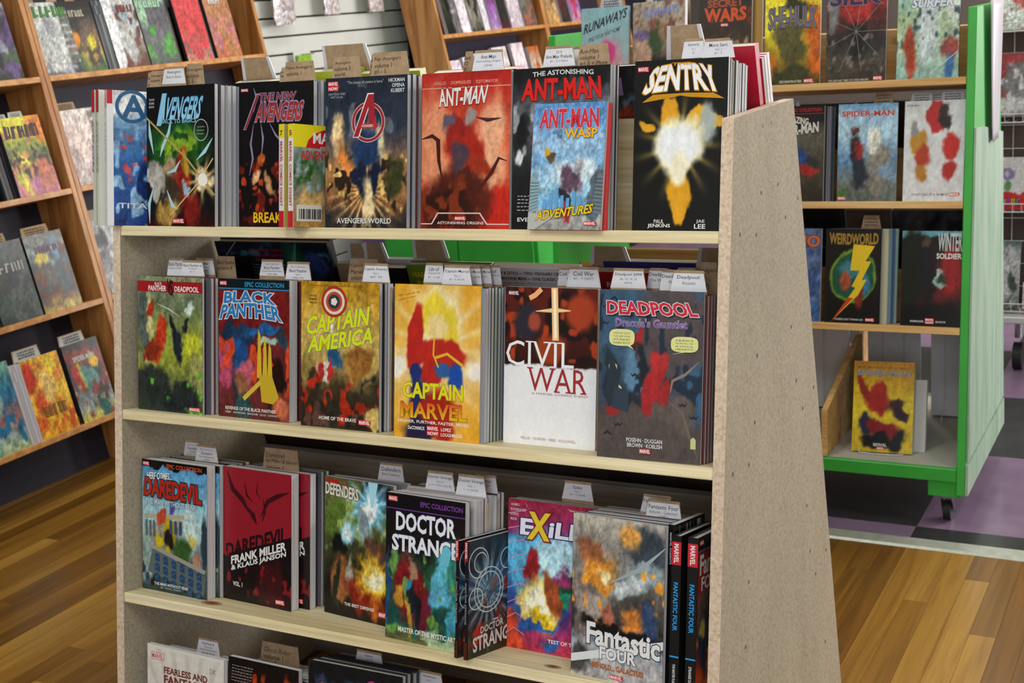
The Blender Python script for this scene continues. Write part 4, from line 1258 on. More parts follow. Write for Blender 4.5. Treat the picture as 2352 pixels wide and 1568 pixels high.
# ---- facing comics of the front side: key, level, x, s, turn, lean, w, h, t, art, label, stack behind
FRONT = [
 (1, .068, .002, -.02, 0, .168, .259, .010, art_basics, 'black comic paperback with pale blue slanting title and green fan on the top shelf', {}),
 (1, .279, .016, -.01, 0, .168, .257, .012, art_new, 'black comic paperback with large dark red violet-edged title above two small digests', {}),
 (1, .480, .006, 0, 0, .168, .257, .012, art_world, 'slate and orange comic paperback with a red ringed letter A emblem', {}),
 (1, .675, .010, 0, 0, .168, .256, .010, art_red, 'red comic paperback with white title on the top shelf', {}),
 (1, .846, .014, .02, 0, .168, .256, .010, art_astonish, 'black and grey comic paperback with large red title, standing behind the sky blue digest', {}),
 (1, 1.053, .024, .03, 0, .148, .259, .012, art_burst, 'black comic paperback with a white burst and gold flames next to the particle board end', {}),
 (2, .018, .026, -.03, 0, .167, .259, .006, art_jungle, 'green comic paperback with a red title band, leftmost on the second shelf', {}),
 (2, .212, .036, -.03, 0, .169, .259, .024, art_epic_red, 'brick red thick comic paperback with blue block title and a gold blade', {}),
 (2, .416, .021, 0, 0, .168, .260, .010, art_mustard, 'mustard comic paperback with yellow slanting title and a red and white disc', {}),
 (2, .626, .006, .03, 0, .166, .261, .006, art_yellow, 'warm yellow comic paperback with red and blue shapes and yellow title near the foot', {}),
 (2, .817, .048, .01, 0, .168, .261, .010, art_white, 'comic paperback white in its lower half with thin serif title', {}),
 (2, 1.010, .004, .05, 0, .168, .263, .008, art_night, 'blue and brown comic paperback with red title and two pale speech balloons', {}),
 (3, .008, .044, -.03, 0, .170, .259, .024, art_sky, 'pale blue thick comic paperback with slanting red title under a black band', {}),
 (3, .191, .071, -.06, 0, .172, .258, .022, art_crimson, 'crimson and black comic paperback with slanting black title, left of its twin copy', {}),
 (3, .415, .094, -.13, 0, .168, .258, .010, art_defend, 'olive comic paperback with white and orange flares on the third shelf', {}),
 (3, .599, .024, -.08, 0, .168, .258, .014, art_mystic, 'black and green comic paperback with two-line white title under a violet line', {}),
 (3, .808, .086, -.02, 0, .168, .259, .008, art_cosmic, 'magenta and blue comic paperback with a large yellow X in its title', {}),
 (3, .962, .022, -.12, 0, .168, .262, .010, art_silver, 'silver grey comic paperback with orange sparks and white title near the foot', {}),
 (4, .030, .032, -.03, 0, .200, .251, .010, art_fearless, 'off-white hardback with grey sunburst and brown title on the lowest shelf', {}),
 (4, .235, .034, -.02, 0, .168, .259, .012, art_fire, 'black comic paperback with orange fire on the lowest shelf', {}),
]
for i, (k, x, s, th, le, w, h, t, art, lab, kw) in enumerate(FRONT):
    cv = cover_mesh('cover', w, h, t, art, 'c8c4c0' if art in (art_fearless, art_white) else '232226')
    put_book('comic_book', frame_matrix(*ufr(k), x, s, th, le), w, h, t, cv, lab, None)

# second copies that show a strip of the same cover
cv = cover_mesh('cover', .170, .257, .022, art_sky, '232226')
put_book('comic_book', frame_matrix(*ufr(3), .017, .070, -.03, 0), .170, .257, .022, cv, 'second copy of the pale blue comic paperback with red title, standing behind the first', None)
cv = cover_mesh('cover', .170, .257, .018, art_crimson, '232226')
put_book('comic_book', frame_matrix(*ufr(3), .215, .097, -.05, 0), .170, .257, .018, cv, 'rear copy of the crimson and black comic paperback, half hidden behind the first', None)

# stacks behind the front comics: level, x, s of first, turn, w, h, thicknesses, x creep, front description
plain = {}
def plain_cover(w, h, t, col):
    key = (w, h, t, col)
    if key not in plain:
        plain[key] = cover_mesh('cover', w, h, t, None, col)
    return plain[key]
STACK = [
 (1, .072, .014, -.02, 6, .012, .003, 'black cover with the green fan', 'comics stacked behind the black and green cover'),
 (1, .283, .030, -.01, 7, .011, .002, 'black cover with the dark red title', 'comics stacked behind the dark red title'),
 (1, .483, .020, 0, 3, .013, .003, 'cover with the ringed letter emblem', 'comics stacked behind the ringed emblem'),
 (1, .677, .022, 0, 3, .011, .001, 'red cover', 'comics stacked behind the red cover'),
 (1, .848, .026, .01, 2, .009, .0006, 'black cover with large red title', 'comics stacked behind the black cover with red title'),
 (1, 1.062, .038, .0, 7, .012, .0, 'black cover with the white burst', 'comics stacked behind the white burst'),
 (2, .026, .036, -.02, 5, .0095, .0015, 'green cover with the red band', 'comics stacked behind the green cover'),
 (2, .218, .062, -.02, 2, .012, -.001, 'brick red cover', 'comics stacked behind the brick red cover'),
 (2, .420, .033, 0, 2, .010, .002, 'mustard cover', 'comics stacked behind the mustard cover'),
 (2, .630, .014, .01, 8, .0095, .001, 'warm yellow cover', 'comics stacked behind the warm yellow cover'),
 (2, .819, .060, .01, 2, .011, .0, 'white cover with thin title', 'comics stacked behind the white cover'),
 (2, 1.014, .020, .03, 6, .009, .0008, 'blue and brown cover with balloons', 'comics stacked behind the blue and brown cover'),
 (3, .028, .098, -.02, 3, .012, .004, 'pale blue covers', 'comics stacked behind the pale blue covers'),
 (3, .222, .118, -.02, 2, .0085, .004, 'crimson covers', 'comics stacked behind the crimson covers'),
 (3, .423, .110, -.05, 1, .011, .002, 'olive cover with flares', 'comics stacked behind the olive cover'),
 (3, .604, .042, -.05, 7, .0125, .001, 'black and green cover', 'comics stacked behind the black and green cover'),
 (3, .812, .098, 0, 2, .010, .002, 'magenta cover with the yellow X', 'comics stacked behind the magenta cover'),
 (3, .970, .042, -.06, 7, .012, .001, 'silver grey cover', 'comics stacked behind the silver grey cover'),
 (4, .034, .050, -.01, 4, .012, .0, 'off-white sunburst hardback', 'comics stacked behind the off-white hardback'),
 (4, .240, .052, -.01, 6, .013, .0, 'black cover with orange fire', 'comics stacked behind the orange fire cover'),
]
PALS = ['2c2c34', '7c8494', '33465c', '9a9aa2', '5c2c2c', '26262a', '8c8c94', '3c4c3c', '5a5560', 'b0aeb2']
rs = random.Random(5)
WIDTHS = (.168, .167, .166)
for k, x, s, th, n, t, creep, desc, grp in STACK:
    for i in range(n):
        if s + (i+1)*t > .1385:
            break
        w = rs.choice(WIDTHS)
        if k == 1 and x > 1.0:
            w = .138
        h = rs.choice((.259, .258, .257)) if k < 4 else .232
        xx = min(x + creep*i + rs.uniform(-.0015, .0015), UW-.001-w)
        put_book('comic_book', frame_matrix(*ufr(k), xx, s+i*t, 0.0 if abs(th) > .015 and i > 2 else th*.3, 0), w, h, t-.0006,
                 plain_cover(w, h, t-.0006, rs.choice(PALS)), '%s comic back behind the %s, page edges showing' % (('nearest', 'second', 'third', 'fourth', 'fifth', 'sixth', 'seventh', 'eighth', 'ninth', 'tenth', 'eleventh')[i], desc), grp)

# comics that stand turned, spine towards the shopper
def turned(k, x, s, deg, w, h, t, art, lab, grp=None, col='232226', st=None, hard=False, le=0, scol=None):
    cv = cover_mesh('cover', w, h, t, art, col, 'L', hard, st, scol)
    return put_book('comic_book', frame_matrix(*ufr(k), x, s, math.radians(deg), le), w, h, t, cv, lab, grp, hard)
sp_force = spine_vert([('A FORCE', .12, .22, '2c2c3c', .5)], [(.222, .258, 'c8303c')])
turned(1, -.010, -.022, 54, .166, .256, .011, art_force, 'white and blue comic paperback turned spine outward at the left end of the top shelf', None, 'dcdce4', sp_force, scol='dcdce0')
sp_w = spine_vert([('AVENGERS', .10, .20, '50505c', .45)], [(.215, .257, 'c42c34')])
turned(1, -.030, -.022, 68, .166, .257, .009, None, 'thin white comic paperback with red-topped spine beside the blue and white comic', None, 'dcdcd4', sp_w, scol='dcdcd8')
turned(1, -.043, -.020, 72, .166, .257, .009, None, 'outermost thin white comic paperback with red-topped spine at the left end', None, 'c8c8b4', sp_w, scol='d4d4cc')
turned(1, .4410, -.034, 72, .128, .178, .0150, art_digest, 'yellow-topped comic digest with red badge and number 5 on its spine', None, 'e6d820', spine_digest('5'), scol='e4e2e4')
turned(1, .4210, -.034, 72, .128, .178, .0150, None, 'small yellow and red comic digest with number 7 on its spine', None, 'a89848', spine_digest('7'), scol='e4e2e4')
turned(1, .888, -.010, -1, .127, .199, .008, art_wasp, 'sky blue comic digest with red and yellow titles leaning on the black cover', None, 'b03430', le=.085)
for j, dx in enumerate((.015, .018)):
    put_book('comic_book', frame_matrix(*ufr(1), .888+dx*0+.006*(j+1), .0-.001, 0, .06), .127, .196, .002, plain_cover(.127, .196, .002, 'b8383a' if j == 0 else 'd8d8dc'),
             'thin comic pamphlet tucked behind the sky blue digest', 'pamphlets behind the sky blue digest') if j == 0 else None
sp_web = spine_vert([('MARVEL', .17, .198, 'e0dcdc', .55), ('DOCTOR STRANGE', .06, .13, '8c9098', .45)], [(.166, .2, 'a81c24'), (.0, .03, '4c2818')])
turned(3, .789, -.014, 80, .127, .200, .0075, art_web, 'dark comic digest with white circles on its cover turned to the right', None, '1c1c22', sp_web, scol='1e1a20')
turned(3, .770, -.012, 80, .127, .199, .0075, art_web, 'twin of the dark comic digest with white circles, showing its spine on the left', None, '1c1c22', sp_web, scol='1e1a20')
# black hardbacks at the right end of the third shelf
B1 = [(.045, .056, '2c8ad0'), (.0, .006, '2c8ad0')]
def sp_ff(sub, vol=True):
    return spine_vert([('MARVEL', .208, .238, 'e4dcdc', .5), ('FANTASTIC FOUR', .102, .178, '2c94dc', .5), (sub, .018, .05, 'c8c8cc', .3)],
                      [(.205, .241, 'c02838'), (.060, .0625, '2c94dc')])
turned(3, 1.136, .022, 86, .112, .262, .011, None, 'narrow black comic hardback with small white spine lettering next to the silver cover', None, '161618', spine_vert([('MARVEL KNIGHTS', .2, .25, 'c8c8cc', .3)]), False)
turned(3, 1.155, .004, 87, .130, .250, .0155, None, 'thick black comic hardback with blue spine title, left of the two alike', None, '161618', sp_ff('THE MASTER PLAN'), True, scol='161618')
turned(3, 1.182, .004, 88, .130, .250, .0165, art_fa, 'thick black comic hardback with blue spine title and an orange-red cover by the end panel', None, '161618', sp_ff('STRANGE DAYS'), True, scol='161618')
# lowest shelf: flat-lying dark hardback top seen under a card
cv = cover_mesh('cover', .20, .285, .018, art_magenta, '26262a', hard=True)
put_book('comic_book', frame_matrix(*ufr(4), .428, .030, .02, 0), .20, .285, .018, cv, 'tall black hardback with magenta title on the lowest shelf', None, True)
for i in range(4):
    put_book('comic_book', frame_matrix(*ufr(4), .430, .052+i*.020, .01, 0), .195, .283-.004*i, .018, plain_cover(.195, .283-.004*i, .018, PALS[i*2]),
             '%s thick hardback behind the tall black one with magenta title' % ('nearest', 'second', 'third', 'fourth')[i], 'hardbacks behind the magenta title', True)
for i in range(6):
    put_book('comic_book', frame_matrix(*ufr(4), .66+.0*i, .030+i*.014, 0, 0), .168, .235, .013, plain_cover(.168, .235, .013, PALS[(i*3) % 10]),
             '%s low comic back in the stack right of the tall hardbacks' % ('nearest', 'second', 'third', 'fourth', 'fifth', 'sixth')[i], 'comics right of the tall hardbacks')

# ------------------------------------------------------------------ divider cards with taped labels
TAGS = [
 (1, 0.09, 'K', -0.018, 0.026, 0.262, 0.298, 'Avengers|omnibus', 'brown handwritten divider card above the leftmost blue and white comic'),
 (1, 0.075, 'K', 0.004, 0.05, 0.27, 0.298, 'Avengers|volume 2', 'brown handwritten divider card left of the white label over the green fan cover'),
 (1, 0.055, 'W', 0.057, 0.117, 0.271, 0.3, 'Avengers|Back to Basics', 'white-labelled divider card between two brown ones over the green fan cover'),
 (1, 0.075, 'K', 0.096, 0.145, 0.271, 0.307, 'Avengers|volume|1 - 5', 'brown handwritten divider card right of the white label over the green fan cover'),
 (1, 0.05, 'K', 0.352, 0.425, 0.261, 0.294, 'New Avengers|volume 1', 'brown handwritten divider card above the black cover with dark red title'),
 (1, 0.08, 'K', 0.319, 0.346, 0.267, 0.29, 'Av|Ne', 'brown divider card sliver left of the card over the dark red title'),
 (1, 0.05, 'K', 0.46, 0.524, 0.265, 0.297, 'Avengers|volume 5|world', 'brown handwritten divider card over the left half of the ringed emblem cover'),
 (1, 0.08, 'K', 0.519, 0.549, 0.271, 0.303, 'Av|vo', 'brown divider card half hidden between two others over the ringed emblem cover'),
 (1, 0.05, 'K', 0.543, 0.623, 0.265, 0.3, 'For Avengers|volume 1|#1 - 5', 'brown handwritten divider card over the right half of the ringed emblem cover'),
 (1, 0.08, 'K', 0.711, 0.736, 0.266, 0.297, 'Ant|vo|#', 'brown divider card sliver beside the white label over the red cover'),
 (1, 0.045, 'W', 0.75, 0.812, 0.26, 0.291, 'Ant-Man|Astonishing Origins|(2018)', 'white-labelled divider card above the red cover'),
 (1, 0.05, 'W', 0.879, 0.938, 0.262, 0.291, '2018|Ant-Man Prelude|#1 - 2 + More', 'white-labelled divider card over the left of the black cover with large red title'),
 (1, 0.08, 'W', 0.916, 0.935, 0.265, 0.293, '', 'white card sliver between the white and brown cards over the large red title'),
 (1, 0.055, 'K', 0.937, 0.997, 0.26, 0.292, 'Ant-Man|volume 1|#1-5 + More', 'brown handwritten divider card over the right of the black cover with large red title'),
 (1, 0.05, 'W', 1.118, 1.156, 0.263, 0.289, 'Sentry|V 1|(2', 'white-labelled divider card half hidden above the white burst cover'),
 (1, 0.045, 'W', 1.152, 1.205, 0.26, 0.286, 'More Sent|Vol. 1|#1 - 5', 'broad white-labelled divider card above the white burst cover'),
 (2, 0.07, 'W', 0.052, 0.101, 0.26, 0.29, 'Black Panther|Long Live The King', 'white-labelled divider card left of the foremost one over the green cover'),
 (2, 0.055, 'W', 0.101, 0.161, 0.261, 0.287, 'Black Panther vs|Deadpool|#1 - 5', 'foremost white-labelled divider card over the green cover with red band'),
 (2, 0.085, 'W', 0.107, 0.161, 0.263, 0.291, 'Panther|Blood Feud|Collection', 'white-labelled divider card behind and right of the foremost one over the green cover'),
 (2, 0.1, 'K', 0.147, 0.2, 0.261, 0.296, 'Black Panther|volume 4', 'brown handwritten divider card between the green and brick red covers'),
 (2, 0.075, 'W', 0.277, 0.336, 0.265, 0.292, 'Epic Collection|Black Panther|Revenge of the Black Panther|(1972-1988)', 'left white-labelled divider card over the brick red cover'),
 (2, 0.065, 'W', 0.345, 0.405, 0.26, 0.289, 'Epic Collection|Black Panther|Vol. 1|(1966-1976)', 'right white-labelled divider card over the brick red cover'),
 (2, 0.085, 'K', 0.471, 0.541, 0.261, 0.297, 'Captain America|Marvel Comics|volume 1', 'brown handwritten divider card over the left of the mustard cover'),
 (2, 0.045, 'W', 0.531, 0.59, 0.261, 0.29, 'Captain America|Vol. 1|#695 - 700', 'white-labelled divider card over the right of the mustard cover'),
 (2, 0.06, 'W', 0.649, 0.692, 0.263, 0.293, 'Life of|Captain M|#1 - 5 (20', 'white-labelled divider card left of the foremost over the yellow cover'),
 (2, 0.045, 'W', 0.695, 0.755, 0.261, 0.29, 'Captain Marvel|Vol. 1|#1 - 6 (2014)', 'foremost white-labelled divider card over the yellow cover'),
 (2, 0.075, 'W', 0.716, 0.757, 0.262, 0.289, 'Captain Marvel|Down To Earth', 'white-labelled divider card just right of the foremost over the yellow cover'),
 (2, 0.09, 'W', 0.729, 0.768, 0.263, 0.289, 'Captain Marvel|Warrior', 'white-labelled divider card second from right in the fan over the yellow cover'),
 (2, 0.105, 'W', 0.737, 0.779, 0.261, 0.291, 'Life of|Captain Marvel|!', 'rightmost white-labelled divider card of the fan over the yellow cover'),
 (2, 0.1, 'W', 0.887, 0.927, 0.263, 0.29, 'Civil War|#1', 'white-labelled divider card mostly hidden over the white and dark red cover'),
 (2, 0.085, 'W', 0.911, 0.974, 0.262, 0.292, 'Civil War|#1 - 7 (2007)', 'white-labelled divider card over the white cover with thin title'),
 (2, 0.055, 'W', 1.004, 1.066, 0.264, 0.292, 'Deadpool 2099|#6, 12, 19, 25|(2015)', 'white-labelled divider card over the left of the blue and brown cover'),
 (2, 0.085, 'W', 1.054, 1.095, 0.264, 0.293, 'Deadpool|The World', 'rearmost white-labelled divider card in the trio over the blue and brown cover'),
 (2, 0.07, 'W', 1.082, 1.124, 0.262, 0.291, 'Deadpool|Max', 'middle white-labelled divider card in the trio over the blue and brown cover'),
 (2, 0.045, 'W', 1.11, 1.17, 0.262, 0.291, 'Deadpool:|Assassin', 'foremost white-labelled divider card in the trio over the blue and brown cover'),
 (2, 0.11, 'K', 1.122, 1.167, 0.262, 0.304, 'Deadpool|too|soon', 'brown handwritten divider card at the right end of the second shelf'),
 (3, 0.11, 'W', 0.056, 0.102, 0.262, 0.289, 'Marvel Knights|Daredevil|Unusual|#20, 25 + More', 'rear white-labelled divider card over the pale blue comics'),
 (3, 0.095, 'W', 0.099, 0.158, 0.257, 0.286, 'Epic Collection|Daredevil|Man Without Fear|(1964)', 'front white-labelled divider card over the pale blue comics'),
 (3, 0.105, 'K', 0.259, 0.347, 0.253, 0.293, 'Daredevil|by Miller & Janson|volume 1', 'brown handwritten divider card above the crimson comics'),
 (3, 0.12, 'W', 0.515, 0.574, 0.254, 0.286, 'Defenders|Best Defense', 'white-labelled divider card above the olive cover with flares'),
 (3, 0.085, 'W', 0.64, 0.702, 0.257, 0.288, 'Doctor Strange|Vol. 2|6-10 + More (2018)', 'left white-labelled divider card over the black and green cover'),
 (3, 0.075, 'W', 0.709, 0.771, 0.257, 0.29, 'Doctor Strange|Vol. 1|1 - 5 (2018)', 'foremost white-labelled divider card over the black and green cover, right of another'),
 (3, 0.11, 'W', 0.722, 0.774, 0.258, 0.286, 'Doctor|Stranger', 'white-labelled divider card peeping out right of the black and green cover'),
 (3, 0.115, 'W', 0.895, 0.954, 0.263, 0.291, 'Exiles|Vol. 1|#1 - 5 (2018)', 'white-labelled divider card above the magenta cover with yellow X'),
 (3, 0.1, 'W', 1.045, 1.103, 0.26, 0.286, 'Fantastic Four|#1', 'rear white-labelled divider card over the silver grey cover'),
 (3, 0.08, 'W', 1.061, 1.126, 0.249, 0.283, 'Fantastic Four|Behold... Galactus!|(1981)', 'tilted front white-labelled divider card over the silver grey cover'),
 (4, 0.085, 'W', 0.109, 0.17, 0.231, 0.26, 'Fearless &|Fantastic!|Female Superheroes|Save the World', 'white-labelled divider card above the off-white sunburst hardback'),
 (4, 0.085, 'K', 0.268, 0.365, 0.233, 0.278, 'Ghost Rider|volume 1|#1 - 5', 'brown handwritten divider card above the orange fire cover'),
 (4, 0.105, 'W', 0.476, 0.541, 0.265, 0.29, 'Galaxy|Omnibus|#1 - 12 + More', 'white-labelled divider card over the tall hardback on the lowest shelf'),
 (4, 0.06, 'K', 0.477, 0.543, 0.241, 0.275, 'Guardians of|the Galaxy', 'brown handwritten divider card in front of the tall hardback on the lowest shelf'),
 (4, 0.105, 'W', 0.611, 0.67, 0.251, 0.274, 'Hawkeye|Vol. 1', "white-labelled divider card right of the tall hardbacks, at the photo's lower edge"),
]
def divider(k, s, kind, x0, x1, nb, nt, text, lab, fr=None, flip=False, tilt=0.0):
    w = x1-x0
    cx = (x0+x1)/2
    fr = fr or ufr(k)
    bx0 = 1.06 if (k == 1 and x0 > 1.1) else .848 if (k == 1 and .9 < x0 < 1.0) else .07 if (k == 1 and .05 < x0 < .11) else max(.002, min(x1+.004-.15, UW-.155)) if kind == 'W' else max(.002, min(cx-.075, UW-.155))
    r = empty('divider_card', mat=frame_matrix(*fr, bx0, s, 0, 0))
    tag(r, lab, 'card')
    a0, a1 = x0-bx0, x1-bx0
    ztop = nt+.003
    zb = nb-.004
    if k == 1 and x0 > 1.1:
        a0, a1 = x0-bx0, min(x1-bx0, .141)
        pts = [(0, .001), (.141, .001), (.141, zb-.006), (a1+.0005, zb-.004), (a1-.006, ztop), (a0+.006, ztop), (a0-.001, zb-.004), (0, zb-.006)]
    else:
      pts = [(0, .001), (.15, .001), (.15, zb-.006), (a1+.001, zb-.004), (a1-.006, ztop), (a0+.006, ztop), (a0-.001, zb-.004), (0, zb-.006)]
    if a1 > .149 and not (k == 1 and x0 > 1.1):
        pts = [(0, .001), (max(.15, a1), .001), (a1+.001, zb-.004), (a1-.006, ztop), (a0+.006, ztop), (a0-.001, zb-.004), (0, zb-.006)]
    if k == 1 and (s == .03 or x0 < .01):
        pts = [(a0-.001, .001), (a1+.001, .001), (a1+.001, zb-.004), (a1-.006, ztop), (a0+.006, ztop), (a0-.001, zb-.004)]
    elif a0 < .002:
        pts = [p for p in pts if p != (0, zb-.006)]
        pts[0] = (min(0, a0-.001), .001)
    MB().prism(pts, 1, 0, .0012).build('card', M['kraft'], r)
    hgt = nt-nb
    cv = Canvas(w, hgt, 0, .00008)
    if kind == 'W':
        cv.poly([(0, 0), (1, 0), (.9, .97), (.1, .97)], 'd4d3dc')
        lines = [l for l in text.split('|')]
        n = len(lines)
        sizes = []
        v = .86
        hh = (.19 if n >= 4 else .2 if n == 3 else .24)
        for i, l in enumerate(lines):
            main = (i == 0 and lines[0] not in ('Epic Collection', '2018', 'Marvel Knights')) or (i == 1 and lines[0] in ('Epic Collection', '2018', 'Marvel Knights'))
            lh = hh*(1.0 if main else .72)
            if l:
                V, F = text_mesh(l, .012 if main else .0)
                wn = (V[:, 0].max()-V[:, 0].min())
                wd = min(.8, wn/.72*lh*hgt/w*.95)
                cv.text(l, (.5-wd/2, v-lh, .5+wd/2, v), '3a3a42' if main else '63636c', .012 if main else .0)
            v -= lh+.075
        o = cv.mb.build('paper_label', M['paper'], r, fix=False)
    else:
        lines = text.split('|')
        v = .86
        for i, l in enumerate(lines):
            V, F = text_mesh(l, -.004)
            wn = (V[:, 0].max()-V[:, 0].min())
            lh = .22
            wd = min(.84, wn/.72*lh*hgt/w*.95)
            cv.text(l, (.1, v-lh, .1+wd, v), '4a3c30', -.004, slope=.02, shear=.02)
            v -= .3
        o = cv.mb.build('handwriting', M['paper'], r, fix=False)
    o.matrix_local = Matrix.Translation((a0, -.0004, nb))
    if kind == 'W':      # clear tape folded over the tab
        MB().prism([(a0+.004, ztop-.003), (a1-.004, ztop-.003), (a1-.006, ztop+.0006), (a0+.006, ztop+.0006)], 1, -.0003, .0016).build('tape', M['kraft'], r)
    return r
for row in TAGS:
    divider(*row)
ORD = ['first', 'second', 'third', 'fourth', 'fifth', 'sixth', 'seventh', 'eighth', 'ninth', 'tenth', 'eleventh', 'twelfth']

# ------------------------------------------------------------------ rear side of the display unit
def rear_book(k, x, s, w, h, t, art, lab, grp=None, col='2c2c34', hard=False, cream=True, le=0.0):
    """back cover towards us, page tops visible"""
    cv = cover_mesh('cover', w, h, t, art, col, 'R', hard)
    fr = rfr(k)
    return put_book('comic_book', frame_matrix(*fr, x, s+.0005, 0, le), w, h, t, cv, lab, grp, hard, cream, 'R')
def art_guide(c):
    G(c, [(0, '10141c'), (1, '141c2c')], [('b', .14, .5, .14, .4, -10, '0c0e12', .2), ('b', .82, .5, .14, .5, 10, '1c4a3c', .4), ('n', 12, '2c6c80', .7, .1, .95), ('b', .85, .8, .08, .1, 0, '2c3c78', .5)], 61)
    for k, s in enumerate(('THE DEFINITIVE GUIDE TO', 'THE CHARACTERS OF', 'THE MARVEL UNIVERSE')):
        c.text(s, (.3+.02*k, .93-k*.034, .62-.02*k, .952-k*.034), '8c1c24', .02)
    for k in range(8):
        c.text('This updated and expanded edition of the bestselling guide', (.3, .83-k*.022, .66, .842-k*.022), '9098a4', .0)
    c.stroke([(.08, .9), (.2, 1)], .04, 'a8a0a0')
    c.stroke([(.74, 1), (.68, .85), (.76, .7), (.8, .55)], .05, '3c7c5c')
def art_compan(c):
    G(c, [(0, '5c7020'), (1, '647c24')], [], 62, .06, .02, 20, 30)
    c.text("MARVEL'S COMPANION", (.06, .9, .86, .945), 'c8b428', .04)
    c.text('BY THE', (.1, .83, .34, .875), 'c8b428', .04)
    c.scribble(.06, .64, .6, .79, 5, '98a070')
def art_kirby(c):
    G(c, [(0, 'c8c8d0'), (1, 'cccad4')], [], 63, .03, .0, 8, 12)
    c.text('KIRBY & DITKO — TWO VISIONARY CREATORS!', (.03, .945, .96, .97), '5c1c24', .05)
    c.text('MACHINE MAN — ONE CLASSIC HERO!', (.1, .905, .9, .93), '5c1c24', .05)
    for k in range(8):
        c.text('A military weapon with a soul, a thinking computer in human form, Aaron Stack', (.03, .875-k*.024, .97, .888-k*.024), '50505c', .0)
def art_payback(c):
    G(c, [(0, '8c1418'), (1, 'a41c20')], [], 64, .06, .0, 16, 24)
    c.text('PAYBACK', (.3, .885, .62, .925), 'e4dcdc', .05)
    c.stroke([(.25, .83), (.4, .8), (.55, .76)], .03, 'c0a0a0')
    c.disc(.62, .68, .12, '2c4c30')
    c.disc(.42, .66, .04, 'c8a828')
def art_manga(c):
    G(c, [(0, '1c1c20'), (.6, '3c444c'), (1, '16161a')], [('n', 10, '5c8cac', .6, .5, .8), ('b', .5, .7, .2, .05, 0, '9c3c28', .5)], 65, .2, .05, 26, 40)
    c.rect(.04, .82, .5, .93, '8068a0')
    c.text('MANGA', (.07, .88, .46, .915), 'b42c3c', .05)
    c.text('TALES', (.1, .835, .44, .868), 'b42c3c', .05)

rear_book(2, .015, .002, .285, .305, .022, art_guide, 'tall navy hardback seen from behind with dark red lettering under the top shelf', None, '121620', True)
rear_book(2, .315, .002, .10, .262, .012, None, 'brown board standing on the rear side behind the brick red cover', None, '8c7860')
rear_book(2, .335, .030, .168, .262, .012, None, 'white comic paperback with slanting page top on the rear side behind the mustard cover', None, 'bcbcc4', cream=False)
rear_book(2, .422, .002, .052, .255, .020, None, 'black narrow book back on the rear side, left of the green one', None, '16161a')
rear_book(2, .478, .004, .182, .262, .022, art_compan, 'olive green hardback seen from behind with yellow lettering on the rear side', None, '5c7020', True)
rear_book(2, .664, .003, .178, .262, .024, art_kirby, 'white comic book seen from behind with dark red headline on the rear side', None, 'c8c8d0')
rear_book(2, .848, .003, .168, .258, .022, art_payback, 'red comic book seen from behind on the rear side of the second shelf', None, '8c1418')
rear_book(2, .885, .028, .175, .268, .018, None, 'thick comic book behind the red one on the rear side', None, '2c2c6c')
rear_book(2, 1.03, .003, .165, .262, .020, None, 'brown-backed book on the rear side at the end panel', None, '8c7860')
for i, (x, w, c_) in enumerate(((.004, .205, '2a2018'), (.21, .209, '30261c'), (.42, .219, '241c18'), (.64, .199, '2c2620'), (.84, .179, '221e1c'), (1.02, .178, '2e241c'))):  # added backs, dark brown stands in for the shadow under the shelf above
    rear_book(3, x, .003, w, .252, .03, None, 'shadow-coloured added book back, %s from the left on the rear side above the grey rail' % ORD[i], 'added shadow-coloured backs on the rear of the third shelf', c_)
rear_book(1, .905, .002, .150, .270, .010, art_manga, 'black comic with a small violet panel seen in the gap left of the white burst', None, '16161a')
rear_book(1, 1.105, .030, .095, .284, .020, None, 'red-backed comic stack on the rear side of the top shelf by the end panel', None, 'b01c34')
rear_book(1, .62, .004, .168, .275, .02, None, 'comic with white page top on the rear side behind the red cover', None, 'b02020')
rear_book(1, .165, .012, .125, .276, .018, None, 'black comic on the rear side behind the green fan cover', None, '1c1c20')
rear_book(1, .295, .012, .165, .288, .02, None, 'lime yellow comic on the rear side above the dark red title', None, 'b4bc30')
rear_book(1, .465, .004, .13, .282, .02, None, 'lime-backed comic on the rear side above the ringed emblem', None, 'a4ac30')
# spines and a white card stack at the right end of the rear top shelf
for i, (c1, c2) in enumerate((('8c8478', 'a02038'), ('c8ccd4', 'b04058'), ('dcdce0', 'b43c54'))):
    cv = cover_mesh('cover', .14, .258, .011, None, c1, 'L', False, spine_vert([('MARVEL', .19, .24, 'd8c8cc', .5)], [(.15, .258, c2)]), 'c8c8cc')
    put_book('comic_book', frame_matrix(*rfr(1), 1.183-.0*i+.0, .052+i*.014, math.radians(0), 0) @ Matrix.Rotation(math.radians(0), 4, 'Z'), .0195, .258, .011,
             cover_mesh('cover', .0195, .258, .011, None, c2 if i else 'b01c34', 'R', False, None, c1), 'thin red-edged comic %s from the front at the rear right end of the top shelf' % ('first', 'second', 'third')[i])

